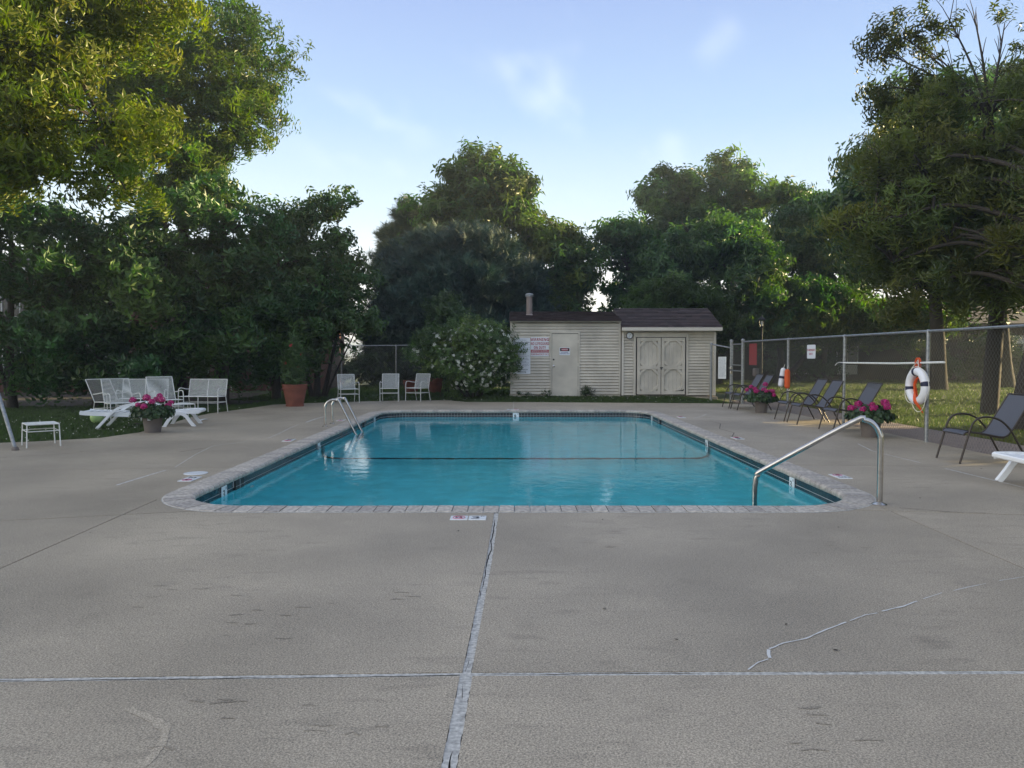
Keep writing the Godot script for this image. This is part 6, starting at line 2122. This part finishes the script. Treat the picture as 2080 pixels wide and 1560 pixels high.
func terracotta(called: String, label: String, at: Vector3, rt: float, h: float) -> Node3D:
	var o := thing(called, label, "planter", at, 0.0, "terracotta planters")
	var pb := MB.new()
	pb.lathe([Vector2(0, 0), Vector2(rt * 0.70, 0.0), Vector2(rt * 0.71, h * 0.05), Vector2(rt * 0.67, h * 0.07), Vector2(rt * 0.77, h * 0.40), Vector2(rt * 0.785, h * 0.405), Vector2(rt * 0.785, h * 0.42), Vector2(rt * 0.79, h * 0.43), Vector2(rt * 0.90, h * 0.78), Vector2(rt * 0.96, h * 0.785), Vector2(rt * 0.97, h * 0.84), Vector2(rt * 0.945, h * 0.85), Vector2(rt * 0.99, h * 0.97), Vector2(rt, h * 0.985), Vector2(rt * 0.98, h), Vector2(rt * 0.9, h), Vector2(rt * 0.88, h * 0.9)], 36)
	obj("pot", pb, M.terracotta, o)
	var so := MB.new()
	so.lathe([Vector2(rt * 0.9, h * 0.91), Vector2(0, h * 0.94)], 20)
	obj("soil", so, M.soil, o)
	return o

func build_pots() -> void:
	geranium("grey pot of pink geraniums with a white price tag on the left deck", Vector3(-6.52, 0, -13.72), 20, 0.33, 0.185, 0.36, 3, true)
	geranium("grey pot of pink geraniums by the gate end of the sling chairs", Vector3(6.06, 0, -18.4), 70, 0.33, 0.18, 0.36, 8)
	geranium("grey pot of pink geraniums behind the bent handrail", Vector3(6.14, 0, -12.95), 130, 0.33, 0.185, 0.36, 14)
	var t := terracotta("terracotta_pot", "large terracotta pot with a thin red flowered climber on the far left deck corner", Vector3(-5.95, 0, -20.75), 0.345, 0.60)
	var r := RandomNumberGenerator.new()
	r.seed = 21
	var leaf := twig_mesh(M.dark_leaf, 9, 0.16, 0.075, 0.034, 0.4, 23)
	var stems := MB.new()
	var xs: Array = []
	var cols: Array = []
	var tops := [Vector3(-0.10, 1.72, 0.0), Vector3(0.16, 1.45, 0.05), Vector3(-0.24, 1.2, 0.05), Vector3(0.22, 1.15, -0.05), Vector3(0.02, 1.55, 0.06), Vector3(-0.16, 1.5, -0.05), Vector3(0.10, 1.65, -0.04), Vector3(-0.02, 1.9, 0.0)]
	for k in tops.size():
		var e: Vector3 = tops[k]
		var run := smooth([Vector3(e.x * 0.3, 0.52, 0), Vector3(e.x * 0.8 + 0.05 * sin(k * 2.0), 0.95, 0.05), e], 0.08)
		stems.tube(run, 0.006, 5, false)
		for p in run:
			if p.y < 0.72 and r.randf() < 0.6:
				continue
			for j in 4:
				var yd := Vector3(r.randfn(), 0.5 + r.randf(), r.randfn()).normalized()
				var xd := yd.cross(Vector3(r.randfn(), r.randfn(), r.randfn())).normalized()
				xs.append(Transform3D(Basis(xd, yd, xd.cross(yd)).scaled_local(Vector3.ONE * r.randf_range(0.7, 1.25)), p + Vector3(r.randfn(), r.randfn(), r.randfn()) * 0.05))
				var v := r.randf_range(0.7, 1.2)
				cols.append(Color(0.085 * v, 0.150 * v, 0.050 * v))
	obj("stems", stems, M.bark, t)
	scatter("foliage", leaf, xs, cols, t)
	var fl := MB.new()
	for k in 5:
		var a := TAU * k / 5.0
		var c := Vector3(cos(a), 0.25, sin(a)) * 0.035
		var sd := Vector3(-sin(a), 0, cos(a)) * 0.024
		fl.flat(Vector3.ZERO, c + sd, c - sd, Vector3.UP)
		fl.flat(c + sd, c * 1.5, c - sd, Vector3.UP)
	fl.lathe([Vector2(0.012, 0), Vector2(0.02, 0.02), Vector2(0.0, 0.03)], 8)
	var fm := fl.mesh(mat("red_petal", Color(0.50, 0.025, 0.045), 0.6))
	for p in [Vector3(-0.07, 1.66, 0.08), Vector3(0.21, 1.42, 0.08), Vector3(-0.23, 1.18, 0.08), Vector3(0.12, 1.08, 0.10), Vector3(-0.10, 0.88, 0.10)]:
		inst("flower", fm, t, Transform3D(Basis(Vector3(1, 0, 0), 1.1).rotated(Vector3.UP, r.randf_range(-0.6, 0.6)), p))
	terracotta("terracotta_pot", "terracotta planter in the grass left of the flowering bush, right one", Vector3(-2.66, 0.0, -26.2), 0.28, 0.60)
	terracotta("terracotta_pot", "terracotta planter in the grass behind the middle white chair, half hidden by the right chair", Vector3(-3.50, 0.0, -26.4), 0.30, 0.52)

# ---------------------------------------------------------------- signs
func plate(w: float, h: float, r: float, t := 0.004) -> MB:
	var mb := MB.new()
	var poly := PackedVector2Array()
	for q in 4:
		var cx := (w * 0.5 - r) * (1 if q == 0 or q == 3 else -1)
		var cy := (h * 0.5 - r) * (1 if q < 2 else -1)
		for i in 5:
			var a := PI * 0.5 * (q + i / 4.0)
			poly.append(Vector2(cx + r * cos(a), cy + r * sin(a)))
	mb.prism(poly, t)
	return mb

func build_signs() -> void:
	var z := -23.976
	# pool rules
	var a := thing("rules_sign", "tall white pool rules sign on the pump house wall beside the bush", "sign", Vector3(0.30, 1.37, z), 0.0, "signs on the pump house")
	obj("board", plate(0.56, 1.14, 0.01), M.sign_white, a)
	lettering("Pool Rules", 0.038, Vector3(0.03, 0.50, 0.005), a, M.print_grey, Basis(), "Droid Serif", 400, 0.001)
	lettering("& REGULATIONS", 0.036, Vector3(0.03, 0.425, 0.005), a, M.print_dark, Basis(), "Droid Sans", 700, 0.001, 1.15)
	# lines of print too small to read
	var lines := MB.new()
	var r := RandomNumberGenerator.new()
	r.seed = 9
	var y := 0.355
	while y > -0.32:
		var x := -0.235
		var stop := r.randf_range(0.12, 0.235)
		while x < stop:
			var w := r.randf_range(0.02, 0.06)
			lines.box(Vector3(x + w * 0.5, y, 0.0045), Vector3(w, 0.010, 0.001))
			x += w + 0.012
		y -= 0.026 if r.randf() < 0.55 else 0.046
	obj("lettering", lines, M.print_grey, a)
	lettering("POOL CAPACITY", 0.034, Vector3(0.0, -0.435, 0.005), a, M.print_dark, Basis(), "Droid Sans", 700, 0.001, 1.1)
	lettering("30 PERSONS", 0.034, Vector3(0.0, -0.505, 0.005), a, M.print_dark, Basis(), "Droid Sans", 700, 0.001, 1.1)
	# warning
	var b := thing("warning_sign", "white sign with red letters WARNING NO LIFEGUARD ON DUTY beside the grey door", "sign", Vector3(0.878, 1.658, z), 0.0, "signs on the pump house")
	obj("board", plate(0.565, 0.60, 0.01), M.sign_white, b)
	lettering("WARNING", 0.090, Vector3(0, 0.228, 0.005), b, M.sign_red, Basis(), "Droid Sans", 800, 0.001, 0.98)
	lettering("NO LIFEGUARD", 0.090, Vector3(0, 0.098, 0.005), b, M.sign_red, Basis(), "Droid Sans", 700, 0.001, 0.64)
	lettering("ON DUTY", 0.088, Vector3(0, -0.025, 0.005), b, M.sign_red, Basis(), "Droid Sans", 700, 0.001, 0.72)
	var band := MB.new()
	band.box(Vector3(0, -0.137, 0.0046), Vector3(0.562, 0.095, 0.002))
	obj("red_band", band, M.sign_red, b)
	lettering("CHILDREN MUST NOT USE POOL", 0.024, Vector3(0, -0.117, 0.0062), b, M.sign_white, Basis(), "Droid Sans", 700, 0.001, 1.0)
	lettering("WITHOUT AN ADULT IN ATTENDANCE", 0.024, Vector3(0, -0.157, 0.0062), b, M.sign_white, Basis(), "Droid Sans", 700, 0.001, 0.88)
	lettering("EMERGENCY 911", 0.052, Vector3(0, -0.236, 0.005), b, M.sign_red, Basis(), "Droid Serif", 700, 0.001, 0.92)
	# danger, on the door
	var c := thing("danger_sign", "small white DANGER sign on the grey pump house door", "sign", Vector3(1.665, 1.515, -23.967), 0.0, "signs on the pump house")
	obj("board", plate(0.335, 0.245, 0.02), M.sign_white, c)
	var bl := plate(0.30, 0.098, 0.015, 0.001)
	var bo := obj("black_panel", bl, M.print_black, c)
	bo.position = Vector3(0, 0.056, 0.0041)
	var ov := MB.new()
	var poly := PackedVector2Array()
	for k in 28:
		poly.append(Vector2(cos(TAU * k / 28) * 0.118, 0.056 + sin(TAU * k / 28) * 0.042))
	ov.prism(poly, 0.001, Transform3D(Basis(), Vector3(0, 0, 0.0052)))
	obj("red_oval", ov, M.sign_red, c)
	lettering("DANGER", 0.036, Vector3(0, 0.056, 0.0068), c, M.sign_white, Basis(), "Droid Sans", 800, 0.001, 1.0)
	lettering("AUTHORIZED", 0.026, Vector3(0, -0.030, 0.005), c, M.print_blue, Basis(), "Droid Sans", 700, 0.001, 1.0)
	lettering("PERSONNEL ONLY", 0.026, Vector3(0, -0.072, 0.005), c, M.print_blue, Basis(), "Droid Sans", 700, 0.001, 1.0)
	# clock on the shed
	var k := thing("wall_clock", "round white wall clock with a dark rim on the storage shed", "clock", Vector3(3.71, 2.015, -23.975))
	var rim := MB.new()
	rim.lathe([Vector2(0.112, 0.0), Vector2(0.112, 0.03), Vector2(0.100, 0.036), Vector2(0.092, 0.026)], 30, Vector3.ZERO, Basis(Vector3(1, 0, 0), PI * 0.5))
	obj("rim", rim, M.chair_frame, k)
	var face := MB.new()
	face.lathe([Vector2(0.095, 0.024), Vector2(0.0, 0.024)], 30, Vector3.ZERO, Basis(Vector3(1, 0, 0), PI * 0.5))
	obj("dial", face, M.sign_white, k)
	for h in [[0.052, 0.60, 0.007], [0.075, 3.25, 0.005]]:
		var hb := MB.new()
		var d := Vector3(sin(h[1]), cos(h[1]), 0)
		hb.box(d * h[0] * 0.5 + Vector3(0, 0, 0.027 + 0.002 * h[1] * 0.2), Vector3(h[2], h[0], 0.0015), 0.0, Basis(Vector3(0, 0, 1), -h[1]))
		obj("hand", hb, M.print_black, k)
	var ticks := MB.new()
	for i in 12:
		var d := Vector3(sin(TAU * i / 12), cos(TAU * i / 12), 0)
		ticks.box(d * 0.082 + Vector3(0, 0, 0.0252), Vector3(0.004, 0.014, 0.001), 0.0, Basis(Vector3(0, 0, 1), -TAU * i / 12))
	obj("dial_marks", ticks, M.print_black, k)
	# on the right fence, facing the pool
	var s := thing("fence_sign", "white sign with red print on the right fence above the paired sling chairs", "sign", Vector3(6.618, 1.475, -16.78), -90.0)
	obj("board", plate(0.47, 0.305, 0.03), M.sign_white, s)
	lettering("IN EMERGENCY", 0.044, Vector3(0, 0.035, 0.005), s, M.sign_red, Basis(), "Droid Sans", 700, 0.001, 0.98)
	lettering("DIAL 911", 0.044, Vector3(-0.01, -0.05, 0.005), s, M.icon_red, Basis(), "Droid Sans", 700, 0.001, 0.8)
	var red := single("red_notice", plate(0.66, 0.60, 0.02), M.sign_red, "dark red panel hung on the outside of the fence next to the gate", "sign", Vector3(6.725, 1.42, -21.17), -90.0)
	var lb := MB.new()
	lb.box(Vector3.ZERO, Vector3(0.24, 0.22, 0.10), 0.012)
	var box := thing("lock_box", "small grey box on the fence under the dark red panel", "box", Vector3(6.74, 0.92, -20.95), -90.0)
	obj("body", lb, M.planter, box)
	var lf := MB.new()
	lf.box(Vector3(0, 0, 0.054), Vector3(0.20, 0.18, 0.012), 0.003)
	obj("lid", lf, M.planter, box)
	# printed sheet by the gate
	var g := thing("gate_sign", "pale grey printed sheet on the fence between the shed and the gate", "sign", Vector3(6.42, 1.01, -23.16), -29.0)
	obj("board", plate(0.24, 0.67, 0.008), M.mesh_strap, g)
	var gl := MB.new()
	for row in 17:
		var xx := -0.10
		while xx < 0.09:
			var w := r.randf_range(0.012, 0.035)
			gl.box(Vector3(xx + w * 0.5, 0.30 - row * 0.036, 0.0045), Vector3(w, 0.014, 0.001))
			xx += w + 0.010
	obj("lettering", gl, M.print_grey, g)

# ---------------------------------------------------------------- rescue gear on the right fence
func build_safety_gear() -> void:
	var o := thing("life_ring", "white life ring with dark bands and orange rope hung on the right fence", "life ring", Vector3(6.56, 0.90, -12.12), -90.0)
	var R := 0.235
	var segs := 48
	var tilt := 0.30
	var parts := {"buoy_white": MB.new(), "navy": MB.new()}
	for i in segs:
		var a0 := TAU * i / segs
		var a1 := TAU * (i + 1) / segs
		var band := (i + 2) % 12 < 2
		var mb: MB = parts["navy" if band else "buoy_white"]
		var rr := 0.068 if band else 0.066
		for j in 14:
			var q: Array = []
			var n: Array = []
			for w in [[a0, j], [a1, j], [a1, j + 1], [a0, j + 1]]:
				var t: float = TAU * w[1] / 14.0
				var d := Vector3(cos(w[0]), sin(w[0]), 0)
				n.append(d * cos(t) + Vector3(0, 0, sin(t)))
				q.append(d * (R + rr * cos(t)) + Vector3(0, 0, 0.075 + rr * sin(t)))
			mb.tri(q[0], q[1], q[2], n[0], n[1], n[2])
			mb.tri(q[0], q[2], q[3], n[0], n[2], n[3])
	var turn := Basis(Vector3(0, 0, 1), tilt)
	obj("ring", parts["buoy_white"], M.buoy_white, o).basis = turn
	obj("band", parts["navy"], M.navy, o).basis = turn
	var gr := MB.new()
	for k in 4:
		var a := deg_to_rad(45 + 90 * k + 17)
		var b := a + PI * 0.5
		var pts: Array = []
		for i in 9:
			var t := lerpf(a, b, i / 8.0)
			var out := 0.31 + 0.055 * sin(PI * i / 8.0)
			pts.append(Vector3(cos(t) * out, sin(t) * out - 0.05 * sin(PI * i / 8.0), 0.085))
		gr.tube(pts, 0.006, 6)
	gr.tube([Vector3(-0.14, 0.28, 0.10), Vector3(-0.02, 0.42, 0.06), Vector3(0.07, 0.26, 0.10)], 0.006, 6)
	obj("grab_line", gr, M.rope_white, o)
	# throwing rope, coiled
	var c := thing("rope_coil", "coiled orange throwing rope hung behind and through the life ring", "rope", Vector3(6.58, 0.88, -12.16), -90.0)
	for k in 7:
		var mb := MB.new()
		var pts: Array = []
		var rx := 0.095 + 0.012 * (k % 4)
		var ry := 0.16 + 0.018 * (k % 3)
		for i in 22:
			var t := TAU * i / 22.0
			pts.append(Vector3(cos(t) * rx + 0.01 * k - 0.02, sin(t) * ry - 0.02 * (k % 3), 0.035 + 0.008 * k + 0.008 * sin(t * 3.0 + k)))
		mb.tube(pts, 0.011, 6, false, true)
		obj("rope_turn", mb, M.orange, c)
	for k in 4:
		var mb := MB.new()
		var pts: Array = []
		for i in 18:
			var t := TAU * i / 18.0
			pts.append(Vector3(-0.075 + cos(t) * 0.055, 0.375 + sin(t) * 0.095, 0.015 + 0.010 * k))
		mb.tube(pts, 0.011, 6, false, true)
		obj("rope_turn", mb, M.orange, c)
	for k in 4:
		var tail := MB.new()
		tail.tube(smooth([Vector3(0.04 - 0.015 * k, -0.10, 0.12), Vector3(0.13 - 0.02 * k, -0.20, 0.165), Vector3(0.17 - 0.02 * k, -0.30, 0.12), Vector3(0.15 - 0.03 * k, -0.40 + 0.02 * k, 0.06)], 0.03), 0.010, 6)
		obj("rope_end", tail, M.orange, c)
	var p := thing("rescue_pole", "long white rescue pole lying level on hooks along the right fence", "pole", Vector3(6.585, 0, 0))
	var pb := MB.new()
	pb.tube([Vector3(0, 1.245, -15.05), Vector3(-0.01, 1.255, -13.0), Vector3(-0.03, 1.29, -11.5)], 0.0175, 10)
	obj("shaft", pb, M.white_metal, p)
	var hk := MB.new()
	hk.tube(smooth([Vector3(0, 1.245, -15.05), Vector3(0, 1.25, -15.3), Vector3(0, 1.19, -15.45)], 0.03), 0.008, 6)
	obj("hook", hk, M.white_metal, p)
	for z in [-15.2, -12.15]:
		var br := MB.new()
		br.tube(smooth([Vector3(0.06, 1.24, z), Vector3(0.0, 1.222, z), Vector3(-0.045, 1.225, z), Vector3(-0.055, 1.26, z)], 0.02), 0.006, 6)
		obj("bracket", br, M.galvanised, p)
	var floats := [[Vector3(6.54, 0.86, -18.36), "buoy_white", "white rescue tube with a dark band hung on the right fence post"], [Vector3(6.585, 0.83, -18.13), "orange", "orange red rescue tube hung close behind the white one"]]
	for f in floats:
		var t := thing("rescue_tube", f[2], "rescue tube", f[0], 0.0)
		var fb := MB.new()
		fb.lathe([Vector2(0.0, -0.235), Vector2(0.04, -0.225), Vector2(0.062, -0.19), Vector2(0.066, 0.0), Vector2(0.062, 0.19), Vector2(0.04, 0.225), Vector2(0.0, 0.235)], 18)
		var bo := obj("float", fb, M[f[1]], t)
		if f[1] == "buoy_white":
			var bb := MB.new()
			bb.lathe([Vector2(0.064, -0.03), Vector2(0.068, -0.028), Vector2(0.068, 0.028), Vector2(0.064, 0.03)], 18)
			obj("band", bb, M.navy, t)
			t.rotation_degrees = Vector3(0, 0, -9)
		var ln := MB.new()
		ln.tube(smooth([Vector3(0.02, 0.32, 0), Vector3(0.0, 0.235, 0)], 0.03), 0.006, 5)
		ln.tube(smooth([Vector3(0, -0.23, 0.0), Vector3(0.03, -0.29, 0.02), Vector3(0.06, -0.25, 0.0)], 0.02), 0.006, 5)
		obj("strap", ln, M.rope_white, t)

func build_small_things() -> void:
	# lamp post on the lawn
	var l := thing("lamp_post", "black lantern lamp post on the lawn behind the gate", "lamp post", Vector3(10.85, -0.05, -33.0))
	var pb := MB.new()
	pb.lathe([Vector2(0.11, 0), Vector2(0.11, 0.08), Vector2(0.06, 0.16), Vector2(0.045, 0.5), Vector2(0.042, 2.62), Vector2(0.07, 2.66), Vector2(0.04, 2.70)], 14)
	obj("post", pb, M.black_metal, l)
	var la := MB.new()
	for k in 4:
		var a := TAU * (k + 0.5) / 4.0
		la.tube([Vector3(cos(a) * 0.075, 2.70, sin(a) * 0.075), Vector3(cos(a) * 0.15, 2.98, sin(a) * 0.15)], 0.012, 5)
	la.lathe([Vector2(0.16, 2.97), Vector2(0.17, 2.985), Vector2(0.10, 3.06), Vector2(0.03, 3.12), Vector2(0.015, 3.2), Vector2(0.0, 3.2)], 8)
	obj("lantern", la, M.black_metal, l)
	var gl := MB.new()
	gl.lathe([Vector2(0.05, 2.72), Vector2(0.055, 2.88), Vector2(0.03, 2.92), Vector2(0.0, 2.93)], 12)
	obj("lamp_glass", gl, M.frame_white, l)
	# green ball in the grass
	var bb := MB.new()
	bb.ball(Vector3(0, 0.135, 0), Vector3(0.135, 0.135, 0.135), 20)
	var ball := single("play_ball", bb, mat("ball_green", Color(0.36, 0.52, 0.19), 0.5), "pale green ball with dark marks lying in the grass by the chaise", "ball", Vector3(-8.75, -0.05, -15.95))
	var pm := MB.new()
	for q in [[0.35, 0.5], [0.9, 1.0], [1.5, 0.6], [2.2, 1.0], [0.1, 1.25]]:
		var d := Vector3(sin(q[1]) * cos(q[0]), cos(q[1]), sin(q[1]) * sin(q[0]))
		var sx := d.cross(Vector3(0.1, 0.4, 0.9)).normalized()
		var sz := sx.cross(d)
		var c := Vector3(0, 0.135, 0) + d * 0.134
		for k in 5:
			var b0 := TAU * k / 5.0
			var b1 := TAU * (k + 1) / 5.0
			pm.flat(c + d * 0.003, c + (sx * cos(b0) + sz * sin(b0)) * 0.032, c + (sx * cos(b1) + sz * sin(b1)) * 0.032, d)
	obj("dark_mark", pm, M.print_black, ball)
	# crumpled paper on the deck
	var cp := MB.new()
	var r := RandomNumberGenerator.new()
	r.seed = 4
	var pts: Array = []
	for i in 5:
		for j in 4:
			pts.append(Vector3(-0.13 + 0.065 * i + r.randf_range(-0.015, 0.015), 0.006 + r.randf() * 0.035, -0.08 + 0.05 * j + r.randf_range(-0.012, 0.012)))
	for i in 4:
		for j in 3:
			var n := i * 4 + j
			cp.flat(pts[n], pts[n + 1], pts[n + 5], Vector3.UP)
			cp.flat(pts[n], pts[n + 5], pts[n + 4], Vector3.UP)
	single("crumpled_paper", cp, M.sign_white, "crumpled white paper lying on the left deck in front of the bench", "paper", Vector3(-6.62, 0.0, -16.1), 25.0)
	# slanting pole at the left edge
	var f := thing("pole_frame", "slanting grey metal leg of a frame entering at the left edge beside the stool table", "frame", Vector3(-7.3, 0, -11.1))
	for s in [[Vector3(0, 0.02, 0), Vector3(-0.72, 1.95, -0.25)], [Vector3(-1.5, 0.02, -0.35), Vector3(-0.78, 1.95, -0.27)]]:
		var leg := MB.new()
		leg.tube([s[0], s[1]], 0.027, 10)
		var lo := obj("leg", leg, M.galvanised, f)
		var ft := MB.new()
		ft.lathe([Vector2(0.05, 0), Vector2(0.045, 0.03), Vector2(0.03, 0.055)], 12, Vector3(s[0].x, 0.0, s[0].z))
		obj("foot", ft, M.planter, lo)
	var tb := MB.new()
	tb.tube([Vector3(-0.72, 1.95, -0.25), Vector3(-0.78, 1.95, -0.27)], 0.027, 10)
	tb.tube([Vector3(-0.27, 0.72, -0.10), Vector3(-1.22, 0.72, -0.31)], 0.015, 8)
	obj("cross_bar", tb, M.galvanised, f)
	# scuffs of leaf litter on the concrete
	var lit := MB.new()
	for k in 90:
		var x := r.randf_range(-6.5, 6.2)
		var z := r.randf_range(-22.0, -2.2)
		if x > -3.6 and x < 3.7 and z < -6.6 and z > -19.5:
			continue
		var s := r.randf_range(0.006, 0.018)
		var a := r.randf() * TAU
		var u := Vector3(cos(a), 0, sin(a)) * s
		var v := Vector3(-sin(a), 0, cos(a)) * s * 0.5
		var p := Vector3(x, 0.004, z)
		lit.quad(p - u, p + v + Vector3(0, 0.004, 0), p + u, p - v + Vector3(0, 0.002, 0), Vector3.UP)
	single("leaf_litter", lit, M.litter, "tiny scattered bits of leaf and bark on the concrete deck", "litter", Vector3.ZERO, 0.0, "", "stuff")
